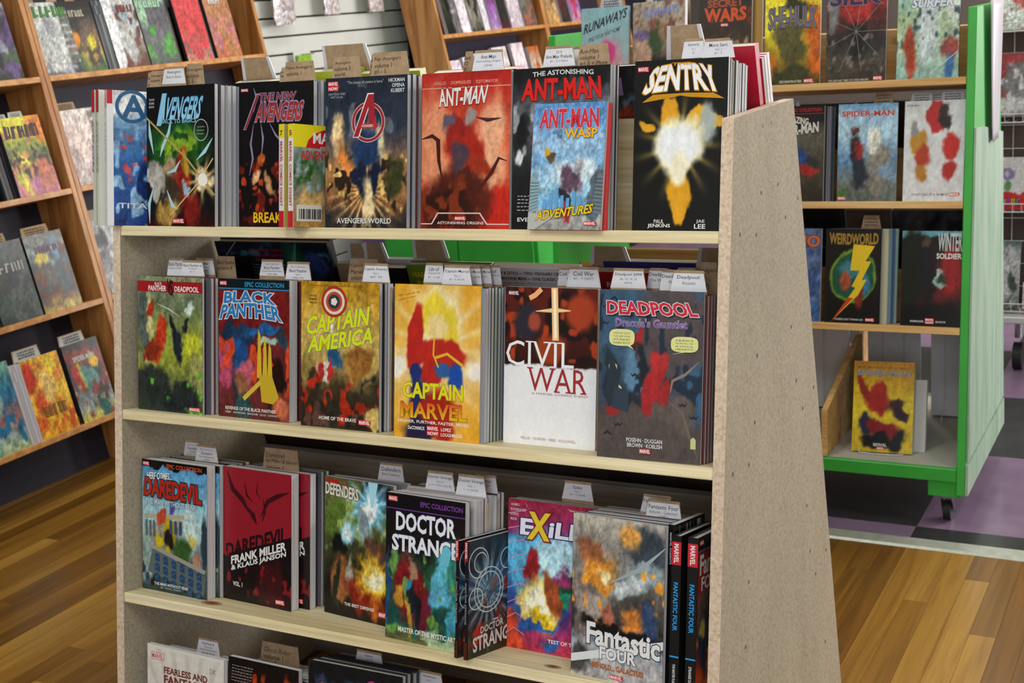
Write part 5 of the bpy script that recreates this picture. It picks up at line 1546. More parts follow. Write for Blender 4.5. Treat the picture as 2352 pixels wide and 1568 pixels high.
def back_card(k, s, x0, x1, nb, nt, lab, bw=.15):
    """divider card seen from behind: brown, with white label edges folded at both sides of its tab"""
    fr = rfr(k)
    cx = (x0+x1)/2
    r = empty('divider_card', mat=frame_matrix(*fr, cx-bw/2, s, 0, 0))
    tag(r, lab, 'card')
    a0, a1 = x0-cx+bw/2, x1-cx+bw/2
    MB().prism([(0, .001), (bw, .001), (bw, nb-.006), (a1, nb-.004), (a1-.008, nt), (a0+.008, nt), (a0, nb-.004), (0, nb-.006)], 1, 0, .0012).build('card', M['kraft'], r)
    MB().prism([(a0-.004, nb), (a0+.004, nb), (a0+.010, nt), (a0+.004, nt)], 1, -.0004, .0018).build('paper_label', M['white'], r)
    MB().prism([(a1-.004, nb), (a1+.004, nb), (a1-.004, nt), (a1-.010, nt)], 1, -.0004, .0018).build('paper_label', M['white'], r)
back_card(2, .034, .325, .372, .255, .292, 'brown back of a divider card under the top shelf, left of the handwritten one')
back_card(2, .030, .368, .420, .255, .296, 'brown back of a divider card under the top shelf behind the mustard cover')
back_card(2, .040, .478, .552, .262, .318, 'brown back of a divider card standing behind the olive green hardback')
back_card(2, .030, .862, .935, .262, .296, 'brown back of a divider card standing behind the white and red books')
back_card(2, .030, 1.065, 1.130, .262, .296, 'brown back of a divider card by the right end panel under the top shelf')
back_card(1, .034, .175, .250, .268, .318, 'brown back of a divider card left of the lime yellow comic')
back_card(1, .036, .370, .475, .275, .330, 'broad brown back of a divider card above the lime yellow comic')
back_card(1, .055, 1.045, 1.11, .262, .318, 'brown back of a divider card with white edges left of the burst cover labels')

# ------------------------------------------------------------------ leaning pine bookcases along the left wall
LB = math.atan(.17)
cb, sb = math.cos(LB), math.sin(LB)
def lfr(z):
    return (-1.6-.17*(z-.974), 0, z), (0, 1, 0), (-cb, 0, -sb), (-sb, 0, cb)
def bookcase(y0, y1, zs, lab, dep=.20, top=2.12):
    r = empty('bookcase', (0, 0, 0))
    tag(r, lab, 'bookcase')
    def pts(d0, d1):
        P = []
        for d, z in ((d0, 0), (d1, 0), (d1, top), (d0, top)):
            P.append((-1.6-.17*(z-.974)-d, z))
        return P
    for a in (y0, y1-.02):
        MB().prism(pts(0, dep), 1, a, a+.0199).build('side_panel', M['honey_v'], r, bevel=.0015)
    MB().prism(pts(dep-.012, dep), 1, y0+.02, y1-.02).build('back_panel', M['navy'], r)
    for z in zs:
        o = MB().box(y0+.0205, y1-.0205, 0, dep-.014, -.02, 0).build('shelf_board', M['honey'], r, bevel=.0015)
        o.matrix_local = frame_matrix(*lfr(z), 0, 0)
    return r
ZS = [1.73, 1.35, .974, .593, .21]
bookcase(.10, 1.212, ZS, 'leaning honey pine bookcase at the left edge of the photo')
bookcase(1.214, 2.41, ZS, 'leaning honey pine bookcase left of the white slat wall')
bookcase(3.81, 5.0, ZS, 'leaning pale pine bookcase right of the white slat wall')
bookcase(5.002, 6.2, ZS, 'farthest leaning pine bookcase along the left wall, behind the green panel')

def lbook(z, y, w, h, t, art, lab, grp=None, s=.012, th=0, le=.04, n=0, col='2c2c30', spinecol=None, hard=False):
    cv = cover_mesh('cover', w, h, t, art, col, 'L', hard, None, spinecol)
    return put_book('comic_book', frame_matrix(*lfr(z), y, s, th, le), w, h, t, cv, lab, grp, hard)
ag = art_generic
lbook(1.35, .975, .165, .255, .012, ag(70, ('1c1c24', '3c5c2c', '5c4878', '2c2430', '8c90a0')), 'dark violet and green comic at the left edge above the upper shelf')
lbook(1.35, 1.245, .160, .250, .012, ag(71, ('5c5c68', 'b4b4b4', '9c9ca4', 'c4c8c4', 'b8bcb8'), '#', '3c7c34', (.05, .8, .95, .95)), 'white and grey comic with green title beside the bookcase upright')
lbook(1.35, 1.362, .160, .250, .012, ag(72, ('3c5c34', '8c8c34', 'b07828', '5c4c44', '2c2c28', '241c18'), '#', 'b0a898', (.3, .78, .75, .88), bar='241c18', extra=[('b', .3, .45, .12, .14, 0, 'd8882c', .5), ('b', .75, .4, .15, .12, 0, 'c8b828', .5)]), 'dark brown comic with yellow flames on the upper shelf')
def lspines(z, y, n, t, h, cols, lab, grp, s=.01):
    """books standing spine out"""
    for i in range(n):
        c = cols[i % len(cols)]
        w = t
        r = empty('comic_book', mat=frame_matrix(*lfr(z), y+i*(t+.001), s, 0, .03))
        tag(r, '%s %s' % (ORD[i], lab), 'comic book', grp)
        mb = MB()
        mb.box(0, t, 0, .16, 0, h, hx(c))
        mb.box(.001, t-.001, -.0006, 0, h*.8, h*.93, hx(cols[(i+1) % len(cols)]))
        link('cover', mb.mesh('cover', M['print'], fix=False), r)
        link('page_block', MB().box(.0008, t-.0008, .002, .158, h-.0005, h+.0004).mesh('page_block', M['pages']), r)
lspines(1.35, 1.527, 4, .010, .248, ('4c5058', '34383c', '6c7078', '3c4044'), 'thin grey comic spine right of the flame cover on the upper shelf', 'grey spines on the upper shelf')
lbook(1.35, 1.578, .160, .255, .03, ag(73, ('5c2c1c', '6c5c50', 'a8a8a8', '8c98a4', 'c0bcb8'), '#', '7c3c34', (.45, .8, .95, .9), extra=[('b', .12, .5, .16, .9, 0, 'dcdce0', .2)]), 'comic with painted white glare strip and grey figures on the upper shelf')  # tall whitish blob at the left paints the glare into the cover
lbook(1.35, 1.745, .155, .250, .014, ag(74, ('4c5048', '3c8c2c', '54545a', '5c5860', '50505a', '8cac90'), '#', '9cc4a8', (.1, .86, .9, .97)), 'grey comic with bright green patches on the upper shelf')
lbook(1.35, 1.944, .150, .250, .014, ag(75, ('a89880', '8c5048', 'c03438', 'b84044', 'c83c40'), None), 'red comic with pale streaks on the upper shelf')
lbook(1.35, 2.118, .150, .250, .014, ag(76, ('a46048', 'b8642c', 'b06c74', 'a8744c', 'a06850'), '#', 'd0c8c0', (.2, .86, .7, .97)), 'orange and pink comic at the right end of the upper shelf')
for i, (y, c) in enumerate(((1.425, '2c2018'), (1.905, '1c1c20'), (2.085, '24242a'))):
    lspines(1.35, y+(0 if i else .098), 2, .012, .246, (c, '3c2c1c'), 'narrow dark book edge %s' % ('beside the flame cover', 'left of the red comic', 'left of the orange comic')[i], None, .03)
lbook(.974, .985, .172, .262, .012, ag(77, ('b05c7c', 'b4688c', 'c87c54', '5c6c3c', 'a8a838', 'd8c83c', 'dcd83c'), '#', '3c1c2c', (.06, .74, .9, .9), nx=40, nz=60,
      extra=[('n', 13, '3c2420', .56, .25, .6), ('b', .9, .9, .2, .25, 0, 'e08028', .6), ('b', .75, .2, .2, .2, 0, 'c06c50', .4), ('n', 12, '38602c', .62, .4, .65)]), 'yellow and pink comic with dark red title in front of the bookcase upright')
for i in range(6):
    lbook(.974, .975, .165, .257, .009, None, '%s thin comic behind the yellow and pink cover' % ORD[i], 'comics behind the yellow and pink cover', .026+i*.010, col=PALS[(i*3) % 10])
lbook(.974, 1.247, .155, .262, .012, ag(78, ('b4a0a0', 'd4c0b8', 'dcc8c0', 'd8c4c0', 'd4ccc8'), None), 'overexposed pinkish white comic next to the unit\'s left end')
lbook(.974, 1.372, .160, .262, .012, ag(79, ('a88c50', 'a06c60', 'b09c78', '8c8c8c', 'a0a8b0', '7c98b8'), None), 'pale blue and tan comic next to the unit\'s left end')
lbook(.593, .775, .165, .262, .012, ag(80, ('2c3430', '3c4c44', '34383c', '4c5450', '3c403c'), '#', '9c9c98', (.1, .62, .9, .74)), 'dark green and grey comic at the left edge on the middle shelf')
lbook(.593, .950, .163, .262, .014, ag(81, ('b8a450', '5c3424', '7c4428', '3c4c54', '8c9c9c', '5c5c50'), '#', '6c3c58', (.2, .76, .8, .84), extra=[('b', .3, .68, .16, .1, 0, 'd8c040', .5), ('b', .75, .8, .12, .16, 0, '5c84a4', .5), ('b', .7, .4, .14, .24, 0, '3c5058', .4)]), 'comic with brown crowd and yellow moon on the middle shelf')
for i in range(3):
    lbook(.593, .937+.0*i, .16, .262, .008, None, '%s black slip-cased comic beside the yellow moon cover' % ORD[i], 'black comics beside the yellow moon cover', .028+i*.01, col='1c1c20')
lbook(.593, 1.240, .160, .262, .012, ag(82, ('3c3c40', 'a8a8ac', '5c5c60', 'bcbcc0', '8c8c90'), None), 'black and white comic just left of the display unit')
lbook(.593, 1.245, .155, .300, .006, None, 'brown card rising behind the black and white comic', None, .03, col='8c7860')
lbook(.21, .585, .170, .285, .012, ag(83, ('a4b48c', '8c9c9c', 'a05c54', '2c6c94', '3c7c90', '6c9c88'), None, nx=36, nz=54), 'teal blue comic with pale figures at the left edge of the lowest shelf')
lbook(.21, .797, .160, .265, .014, ag(84, ('d8a020', 'c8501c', 'e0b028', 'e8c050', 'd8782c', 'e0a828'), '#', '8c6c28', (.25, .25, .85, .38), nx=40, nz=60, extra=[('b', .7, .88, .14, .1, 0, 'e8c830', .2), ('b', .5, .6, .2, .2, 0, 'e8c070', .5), ('b', .1, .8, .2, .2, 0, 'b8301c', .5)]), 'fiery orange and yellow comic on the lowest shelf')
lspines(.21, .750, 4, .0105, .262, ('b4b0b8', 'a8a4ac', 'b8b4bc', 'b0acb4'), 'white comic spine left of the fiery cover', 'white spines left of the fiery cover')
lbook(.21, .978, .158, .268, .014, ag(85, ('c4b83c', '9ca0a0', '6c8088', '2c5c54', '34443c', '8c3c38', '1c3028'), 'SPIDER-MAN', 'b8c0b8', (.2, .76, .8, .83), nx=40, nz=60,
      extra=[('b', .2, .55, .1, .16, 10, 'b03034', .4), ('b', .5, .6, .16, .12, 0, '5c8c88', .5), ('b', .75, .74, .13, .09, 0, 'e0b020', .15), ('n', 12, 'a08c80', .6, .1, .5)]), 'dark green comic with a yellow disc beside the unit on the lowest shelf')
def ltab(z, y0, y1, nb, nt, kind, lab, s=.03):
    r = empty('divider_card', mat=frame_matrix(*lfr(z), y0, s, 0, .03))
    tag(r, lab, 'card')
    w = y1-y0
    MB().prism([(0, .002), (w, .002), (w, nb-.003), (w-.005, nt), (.005, nt), (0, nb-.003)], 1, 0, .0012).build('card', M['kraft'], r)
    cv = Canvas(w, nt-nb, 0, .0001)
    if kind == 'W':
        cv.poly([(.02, .04), (.98, .04), (.92, .95), (.08, .95)], 'b4b2ac')
        cv.scribble(.2, .2, .8, .85, 3, '50505a', .05, int(y0*100))
    else:
        cv.scribble(.15, .1, .85, .85, 3, '4c3c30', .04, int(y0*100))
    o = cv.mb.build('paper_label' if kind == 'W' else 'handwriting', M['paper'], r, fix=False)
    o.matrix_local = Matrix.Translation((0, -.0005, nb))
for a in ((1.35, 1.245, 1.29, .245, .28, 'K', 'brown card over the white and grey comic on the upper shelf'), (1.35, 1.345, 1.393, .245, .285, 'K', 'left brown card over the flame cover'), (1.35, 1.43, 1.475, .245, .285, 'K', 'right brown card over the flame cover'),
          (.974, .985, 1.04, .255, .278, 'W', 'left grey label card over the yellow and pink comic'), (.974, 1.045, 1.11, .255, .282, 'W', 'right grey label card over the yellow and pink comic'),
          (.974, 1.25, 1.345, .262, .290, 'K', 'brown card over the pinkish white comic'), (.593, .962, 1.08, .255, .290, 'K', 'brown card over the yellow moon cover'), (.593, .80, .90, .255, .29, 'K', 'brown card over the dark green comic at the left edge'),
          (.21, .79, .905, .262, .302, 'W', 'white label card over the fiery cover'), (.21, .985, 1.10, .262, .302, 'W', 'white label card over the dark green comic with the disc')):
    ltab(*a)

# far bookcase, bright with daylight
far = [(1.35, 3.90, .15, .26, ('1c1c18', '2c3024', '3c3c2c'), 'dark comic at the left end'), (1.35, 3.98, .16, .26, ('dcd4dc', 'd8ccd8', 'e0dce0'), 'bright white comic beside the dark one'),
       (1.35, 4.16, .12, .26, ('2c3028', '8c8478', '7c7c74'), 'dark mottled comic in the middle'), (1.35, 4.29, .06, .26, ('c8c4cc', 'dcd8dc'), 'white slim comic in the middle'),
       (1.35, 4.37, .10, .26, ('a494b8', '8c5c9c', '6c3c70'), 'violet comic right of the white ones'), (1.35, 4.48, .10, .26, ('5c1c28', '28282c', '34302c'), 'black and red comic right of the violet one'),
       (1.35, 4.60, .14, .26, ('c4b8c0', 'b8a8ac', 'c8c0c4'), 'pale comic beside the red one'), (1.35, 4.76, .15, .26, ('5c5450', 'a05c48', '6c6c60'), 'grey comic with orange rings at the right end'),
       (1.35, 5.06, .15, .26, ('b88c50', 'c0a078', '5c5040'), 'tan mottled comic of the farthest bookcase'), (1.35, 5.24, .12, .26, ('34302c', '5c2c34'), 'black comic of the farthest bookcase'), (1.35, 5.38, .15, .26, ('c088a0', '8c6ca0', 'b83c5c'), 'pink comic of the farthest bookcase'),
       (.974, 3.87, .10, .25, ('d8c8d0', '2c2c28', 'c8c0c8'), 'pale comic below at the left end'), (.974, 4.00, .10, .26, ('d0c8d8', 'dcd0d8'), 'white comic below, second from the left'), (.974, 4.13, .08, .27, ('e0d8dc', 'c8c0c4'), 'white comic below, third from the left'),
       (.974, 4.24, .07, .27, ('d8d0d4', 'b8a8ac'), 'white comic below, left of the tall one'), (.974, 4.33, .16, .29, ('d8c8c8', 'dccccc'), 'tall pale pink comic below'), (.974, 4.55, .14, .30, ('dcc8cc', 'e0d4d8'), 'tallest pale pink comic below'),
       (.974, 4.74, .13, .27, ('b85c2c', 'd0c8b8', 'a89c84'), 'cream comic with orange mark below at the right')]
for i, (z, y, w, h, cols, lab) in enumerate(far):
    lbook(z, y, w, h, .02, ag(100+i, cols+cols[:1], None, nx=12, nz=18), lab + ' of the bookcase beyond the slat wall' if i not in (8, 9, 10) else lab, None, .01, 0, .05, 0, 'b8b0b8')

# products hanging on the slat wall
def hang(y, z, w, h, lab, kind='bag'):
    r = empty('blister_pack' if kind != 'bag' else 'foil_bag', (XL+.03, y, z))
    tag(r, lab, 'bag' if kind == 'bag' else 'package')
    mb = MB()
    n, m = 10, 14
    rs = random.Random(int(y*100))
    if kind == 'bag':
        P = [[(.07+.02*math.sin(math.pi*i/n)*math.sin(math.pi*j/m)+rs.uniform(-.004, .004), (i/n-.5)*w+rs.uniform(-.002, .002), -h*j/m+rs.uniform(-.003, .003)) for j in range(m+1)] for i in range(n+1)]
        f = [(a*(m+1)+b, (a+1)*(m+1)+b, (a+1)*(m+1)+b+1, a*(m+1)+b+1) for a in range(n) for b in range(m)]
        mb.add([p for c in P for p in c], f)
        mb.add([(.06, p[1], p[2]) for c in P for p in c], f)
        mb.build('pouch', M['foil'], r, smooth=True, fix=False)
    else:
        MB().box(.03, .034, -w/2, w/2, -h, 0).build('card', M['slat'], r)
        MB().box(.035, .05, -w*.42, w*.42, -h*.9, -h*.15).build('blister', mat_plain('lime_green_print', '8cb43c', .25, .2, 60), r, bevel=.004)
    MB().tube([(-.0, 0, -.015), (.10, 0, -.015), (.105, 0, -.005)], .0025, 6).build('hook', M['chrome'], r)
hang(2.93, 1.93, .15, .47, 'left shiny film bag hanging on the white slat wall')
hang(3.30, 1.93, .12, .44, 'middle shiny film bag hanging on the white slat wall')
hang(3.68, 1.93, .14, .44, 'right shiny film bag hanging on the white slat wall')
hang(3.07, 1.335, .13, .12, 'small lime green package hanging low on the slat wall', 'card')

# low green and violet cabinet on the tiles behind the unit
r = empty('storage_cabinet', (-1.30, 3.2, 0))
tag(r, 'low green painted cabinet with violet end standing behind the display unit', 'cabinet')
MB().box(-.42, .42, 0, .45, .06, .60).build('body', M['green'], r, bevel=.003)
MB().box(-.56, -.425, .02, .45, .06, .60).build('end_panel', M['violet'], r, bevel=.003)
MB().box(-.58, .44, -.02, .47, .60, .62).build('top_board', M['green'], r, bevel=.003)
MB().box(-.40, -.005, -.014, -.001, .09, .57).build('door', M['green'], r, bevel=.003)
MB().box(.005, .40, -.014, -.001, .09, .57).build('door', M['green'], r, bevel=.003)
MB().box(-.40, .40, .03, .42, 0, .058).build('plinth', M['rubber'], r)

# ------------------------------------------------------------------ green display cart on casters
CB = math.atan(.11)
def cfy(z):
    return 1.40 + .11*(z-.172)
TL = .16
ct, st = math.cos(TL), math.sin(TL)
def cfr(z):
    return (0, cfy(z), z), (1, 0, 0), (0, ct, -st), (0, st, ct)
X0, X1 = .105, 1.268
cart = empty('display_cart', (0, 0, 0))
tag(cart, 'green painted rolling display cart with pine shelves and washed green side', 'cart')
def csh(x0, x1, mat, nm):
    return MB().prism([(cfy(.10), .10), (3.44-cfy(.10), .10), (3.44-cfy(1.36), 1.36), (cfy(1.36), 1.36)], 0, x0, x1).build(nm, mat, cart, bevel=.002)
csh(X0-.022, X0, M['green'], 'side_panel')
csh(X1, X1+.022, M['green'], 'side_panel')
# thin washed plywood skin outside, slanted top edge
MB().prism([(cfy(.19)+.006, .19), (2.03, .19), (1.95, 1.00), (cfy(1.0)+.10, 1.055), (cfy(1.0)+.006, 1.06)], 0, X1+.0225, X1+.028).build('plywood_skin', M['wash'], cart)
MB().prism([(cfy(.10)+.004, .10), (2.035, .10), (2.03, .182), (cfy(.182)+.004, .182)], 0, X1+.0225, X1+.030).build('skirt', M['wash'], cart)
MB().box(X0, X1, 1.41, 2.03, .142, .172).build('floor_panel', M['grey'], cart)
MB().box(X0, X1, 1.394, 1.41, .135, .1725).build('front_rail', M['green'], cart, bevel=.002)
MB().box(X0, X1, 2.03, 2.045, .135, .1725).build('rear_rail', M['green'], cart, bevel=.002)
for bx in (X0-.01, X1-.075):
    for by in (1.405, 1.95):
        b = MB().box(bx, bx+.085, by, by+.085, .088, .134).build('caster_block', M['green'], cart, bevel=.002)
        cx, cy = bx+.0425, by+.045
        MB().tube([(cx, cy, .080), (cx, cy, .088)], .022, 14).build('caster_plate', M['chrome'], cart)
        fk = MB()
        for dx in (-.016, .013):
            fk.prism([(cy-.020, .080), (cy+.016, .080), (cy+.030, .030), (cy+.018, .022)], 0, cx+dx, cx+dx+.003)
        fk.build('caster_fork', M['chrome'], cart)
        MB().tube([(cx-.010, cy+.020, .0285), (cx+.010, cy+.020, .0285)], .028, 20).build('caster_wheel', M['rubber'], cart)
for z in (1.189, .876, .548):
    for back in (False, True):
        O, D, S, Nn = cfr(z)
        m = frame_matrix(O, D, S, Nn, 0, 0)
        if back:
            m = Matrix.Translation((X0+X1, 3.44, 0)) @ Matrix.Rotation(math.pi, 4, 'Z') @ m
        b = MB().box(X0+.0005, X1-.0005, 0, .138, -.019, 0).build('shelf_board', M['honey_x'], cart, bevel=.0012)
        b.matrix_local = m
        b = MB().box(X0+.0005, X1-.0005, .140, .158, -.019, .145).build('back_rail', M['honey_x'], cart, bevel=.0012)
        b.matrix_local = m
# glossy clear plastic sheet slid along the outer side
r = empty('plastic_sheet', (X1+.034, 0, 0))
tag(r, 'glossy white plastic sheet standing curled against the upper side of the green cart', 'sheet')
mb = MB()
n = 16
P = []
for i in range(n+1):
    z = 1.0+.37*i/n
    a = 1.615+.05*(i/n)
    a = 1.70-.055*(i/n)**.7
    bb = 1.80+.06*(i/n)
    for j in range(7):
        P.append((.010*math.sin(j/6*math.pi)*(i/n)+.002, a+(bb-a)*j/6, z))
f = [(i*7+j, i*7+j+1, (i+1)*7+j+1, (i+1)*7+j) for i in range(n) for j in range(6)]
mb.add(P, f)
o = mb.build('sheet', M['white'], r, smooth=True, fix=False)
sm = o.modifiers.new('s', 'SOLIDIFY'); sm.thickness = .001
r.location = (X1+.036, 0, 0)

def cbook(z, x, w, h, t, art, lab, grp=None, s=.012, th=0, le=0, col='26262a'):
    cv = cover_mesh('cover', w, h, t, art, col)
    return put_book('comic_book', frame_matrix(*cfr(z), x, s, th, le), w, h, t, cv, lab, grp)
def art_smash(c):
    G(c, [(0, '3c3c1c'), (.25, '8c6c20'), (.5, 'd8c828'), (.8, 'e0d430'), (1, 'd8c02c')], [('b', .45, .55, .3, .12, 0, '5c5030', .5), ('b', .5, .4, .2, .22, 0, '54502c', .5), ('b', .6, .78, .2, .08, -20, '2c2c1c', .5), ('b', .95, .4, .2, .4, 10, 'c0601c', .5), ('b', .05, .15, .14, .16, 0, 'c06c1c', .5), ('b', .5, .08, .4, .1, 0, '3c3c20', .5)], 51, .15, .06, 40, 60)
    c.text('SHE-HULK', (.06, .56, .94, .78), '6c6878', .06, '2c2830', .04, arc=.1)
    c.text('DECONSTRUCTED', (.28, .02, .68, .045), 'd0ccb8', .03)
    c.logo(.72, .015, .17, .04)
def art_red_web(c):
    G(c, [(0, '383028'), (.2, '4c463e'), (.4, '2c2a2c'), (.7, '5c2420'), (.8, 'a02c2c'), (.85, '34282c'), (1, '4c2430')], [('b', .5, .5, .14, .3, 0, '1c1a1e', .5), ('b', .1, .7, .1, .2, 0, '7c7c80', .6), ('b', .5, .7, .26, .1, 0, 'a42c2c', .4), ('n', 16, '6c6660', .66, .1, .5)], 52, .2, .05, 40, 60)
    for k in range(9):
        c.stroke([(.5, .5), (.5+.5*math.cos(k*.7), .5+.4*math.sin(k*.7))], .006, '8c8884', False)
    c.text('SILK', (.08, .76, .88, .93), '3c2848', .05, '8c8898', .02, taper=.1)
    c.text('THE LIFE AND TIMES OF CINDY MOON', (.04, .01, .72, .03), 'c8c4c0', .01)
    c.logo(.8, .01, .15, .04)
def art_surf(c):
    G(c, [(0, '8cb0a8'), (.3, 'a0b8a4'), (.6, 'a4b890'), (.8, '90b4a4'), (1, '5c98a4')], [('b', .5, .5, .16, .35, 0, 'c0ccd0', .5), ('b', .9, .7, .16, .2, 0, 'd0dcd4', .6), ('b', .2, .25, .11, .25, 6, 'a03c24', .4), ('b', .84, .25, .12, .14, 0, '984038', .4), ('b', .84, .1, .08, .12, 0, '34649c', .5), ('n', 14, '3c5460', .66, .3, .8)], 53, .15, .05, 40, 60)
    c.stroke([(.55, .05), (.98, .25)], .05, 'dce0e0')
    c.text('SILVER', (.28, .80, .8, .89), 'd8d8e0', .06, '3c6c94', .05, shear=.05)
    c.text('SURFER', (.22, .69, .9, .78), 'd8d8e0', .06, '3c6c94', .05, shear=.05)
def art_run1(c):
    G(c, [(0, '94a4ac'), (1, '88b0bc')], [('b', .6, .4, .3, .22, 0, 'c48c98', .6), ('b', .55, .46, .18, .12, 0, 'c43c84', .4), ('b', .3, .4, .08, .06, 0, '5c3c28', .4), ('b', .55, .2, .2, .14, 0, 'b89c84', .5)], 54, .06, .05, 40, 60)
    c.text('RUNAWAYS', (.04, .78, .94, .90), '24282c', .05, slope=.17, shear=.04)
    c.text('FIND YOUR WAY HOME', (.15, .66, .82, .71), '30343c', .02, slope=.12)
def art_run2(c):
    G(c, [(0, '2c2824'), (.3, '7c6454'), (.6, '907c68'), (1, 'a89c8c')], [('b', .2, .45, .18, .16, 0, 'b89480', .4), ('b', .15, .62, .16, .06, 0, '6c5c88', .5), ('b', .45, .58, .16, .18, 0, '34482c', .4), ('b', .7, .66, .18, .14, 0, '8c7454', .4), ('b', .85, .6, .14, .12, 0, 'c8ccc4', .6), ('b', .5, .2, .24, .2, 0, '24201e', .4), ('b', .3, .12, .2, .1, 0, 'c09888', .5), ('n', 14, '7c4c40', .62, .6, 1)], 55, .15, .05, 40, 60)
    c.text('RUNAWAYS', (.2, .84, .88, .94), '6c78b4', .06, 'a8a8b8', .02, slope=.04)
def art_secret(c):
    G(c, [(0, '2c2018'), (.5, '3c2c20'), (.8, '241814'), (1, '14100e')], [('n', 11, '8c7864', .6, .0, .55), ('n', 8, '6c2c1c', .6, .5, .8)], 56, .2, .05, 40, 60)
    c.text('SECRET', (.16, .84, .84, .92), 'a04424', .06, '501c10', .03)
    c.text('WARS', (.1, .70, .9, .84), 'c8501c', .08, '6c2410', .04, arc=-.1)
    c.logo(.42, .64, .14, .03)
cbook(1.189, .182, .150, .245, .012, art_run1, 'pale grey-blue comic with black slanting title above the display unit')
cbook(1.189, .345, .158, .25, .022, art_run2, 'brownish comic with lilac title above the display unit')
cbook(1.189, .545, .152, .262, .012, art_secret, 'black comic with orange-red title above the display unit')
cbook(1.189, .735, .153, .262, .008, art_smash, 'yellow and olive comic with grey title on the cart\'s top shelf')
cbook(1.189, .905, .157, .262, .008, art_red_web, 'dark comic with a red square and violet title on the cart\'s top shelf')
cbook(1.189, 1.090, .155, .262, .008, art_surf, 'pale green comic with silver title at the right end of the cart\'s top shelf')
lk = .705
cbook(1.189, .692, .030, .26, .006, None, 'tan narrow comic edge beside the yellow comic on the cart', None, .03, col='a07c40')
def art_sw1(c):
    G(c, [(0, '28241e'), (.4, '4c4840'), (.7, '5c584e'), (.8, '14161a'), (1, '12141a')], [('b', .45, .45, .3, .12, 0, '24488c', .4), ('b', .7, .33, .2, .06, -20, 'a02828', .5), ('b', .8, .4, .1, .08, 0, '2c2c34', .5)], 57, .15, .05, 40, 60)
    c.rect(0, .92, 1, 1, '100e10'); c.rect(0, .915, 1, .922, 'a01c24')
    c.text('EPIC COLLECTION', (.4, .94, .95, .975), 'b02028', .04)
    c.text('AMAZING', (.3, .82, .72, .89), 'd0ccc8', .06, slope=-.04)
    c.text('SPIDER-MAN', (.1, .70, .9, .81), 'd0ccc8', .07, slope=.05)
def art_sw2(c):
    G(c, [(0, '5c6460'), (.2, '6c706c'), (.4, '5c88b4'), (.7, 'a8c8dc'), (.9, '9cc0dc'), (1, '6ca0cc')], [('b', .3, .5, .12, .14, 0, '2c2428', .4), ('b', .4, .3, .14, .2, 15, '24303c', .4), ('b', .3, .7, .06, .05, 0, '5c3430', .3), ('b', .7, .4, .24, .18, 0, '8c8880', .5), ('b', .6, .62, .12, .14, 0, 'd8d8d0', .6), ('b', .1, .1, .12, .08, 0, '3c6c2c', .5), ('b', .85, .28, .2, .1, 30, '7c98b4', .5), ('b', .65, .16, .2, .1, 0, '7c7870', .4), ('b', .35, .52, .08, .08, 0, '902c2c', .5)], 58, .15, .05, 40, 60)
    c.text('SPIDER-MAN', (.06, .87, .94, .93), 'b43c34', .06, 'd8d0d0', .02)
    c.text('MILES MORALES: THE ULTIMATE', (.1, .95, .92, .975), '8cb0c8', .02)
    c.logo(.02, .015, .13, .035)
def art_sw3(c):
    G(c, [(0, 'd0d0d4'), (1, 'c8ccd0')], [('b', .55, .84, .2, .14, 0, 'a82c2c', .12), ('b', .68, .84, .09, .12, 0, '2c2428', .3), ('b', .22, .6, .14, .1, 0, 'b08034', .3), ('b', .3, .45, .13, .12, 0, 'a8402c', .4), ('b', .78, .55, .14, .14, 0, 'b02c28', .3), ('b', .30, .27, .10, .09, 20, 'a87430', .4), ('b', .77, .30, .12, .10, -15, 'a42c28', .4), ('b', .16, .72, .06, .05, 0, '8c8c90', .3)], 59, .06, .04, 44, 66)
    c.text("DON'T CALL IT A TEAM-UP", (.15, .055, .76, .08), '3c3c44', .02)
    c.logo(.78, .05, .16, .035)
    c.text('SPIDER-MAN', (.03, .945, .24, .965), '5c5c64', .01)
cbook(.876, .745, .155, .258, .010, art_sw1, 'black and grey comic with white title half hidden behind the end panel')
for i in range(3):
    cbook(.876, .75+.006*i, .155, .256, .012, None, '%s comic behind the black and grey cover on the cart' % ORD[i], 'comics behind the black and grey cover', .024+i*.013, col=PALS[i])
cbook(.876, .938, .156, .258, .010, art_sw2, 'sky blue comic with red title on the cart\'s middle shelf')
cbook(.876, 1.112, .153, .260, .010, art_sw3, 'white comic with red disc on the cart\'s middle shelf')
def art_weird(c):
    G(c, [(0, '0e0e0e'), (1, '121010')], [('b', .5, .5, .42, .27, 0, '7c9c28', .06), ('b', .5, .5, .39, .25, 0, '1c4c3c', .1), ('b', .45, .58, .2, .1, 0, '3c7c90', .5), ('b', .68, .42, .14, .12, 0, '34789c', .5), ('b', .6, .35, .08, .18, 0, '7c2c20', .5), ('b', .35, .45, .09, .1, 0, 'a04c34', .4)], 66, .1, .02, 48, 72)
    c.poly([(.12, .01), (.55, .38), (.48, .39), (.62, .56), (.45, .56), (.5, .84), (.88, .82), (.72, .66), (.82, .66), (.66, .46), (.75, .47), (.6, .3)], 'd8b824')
    c.poly([(.12, .01), (.42, .27), (.52, .27)], 'b83c1c')
    c.text('WEIRDWORLD', (.06, .84, .94, .96), '9c7c34', .05, '3c2c14', .04, arc=-.08)
    c.text('WHERE LOST THINGS GO', (.18, .03, .7, .05), 'd0ccc8', .02)
    c.logo(.74, .025, .16, .035)
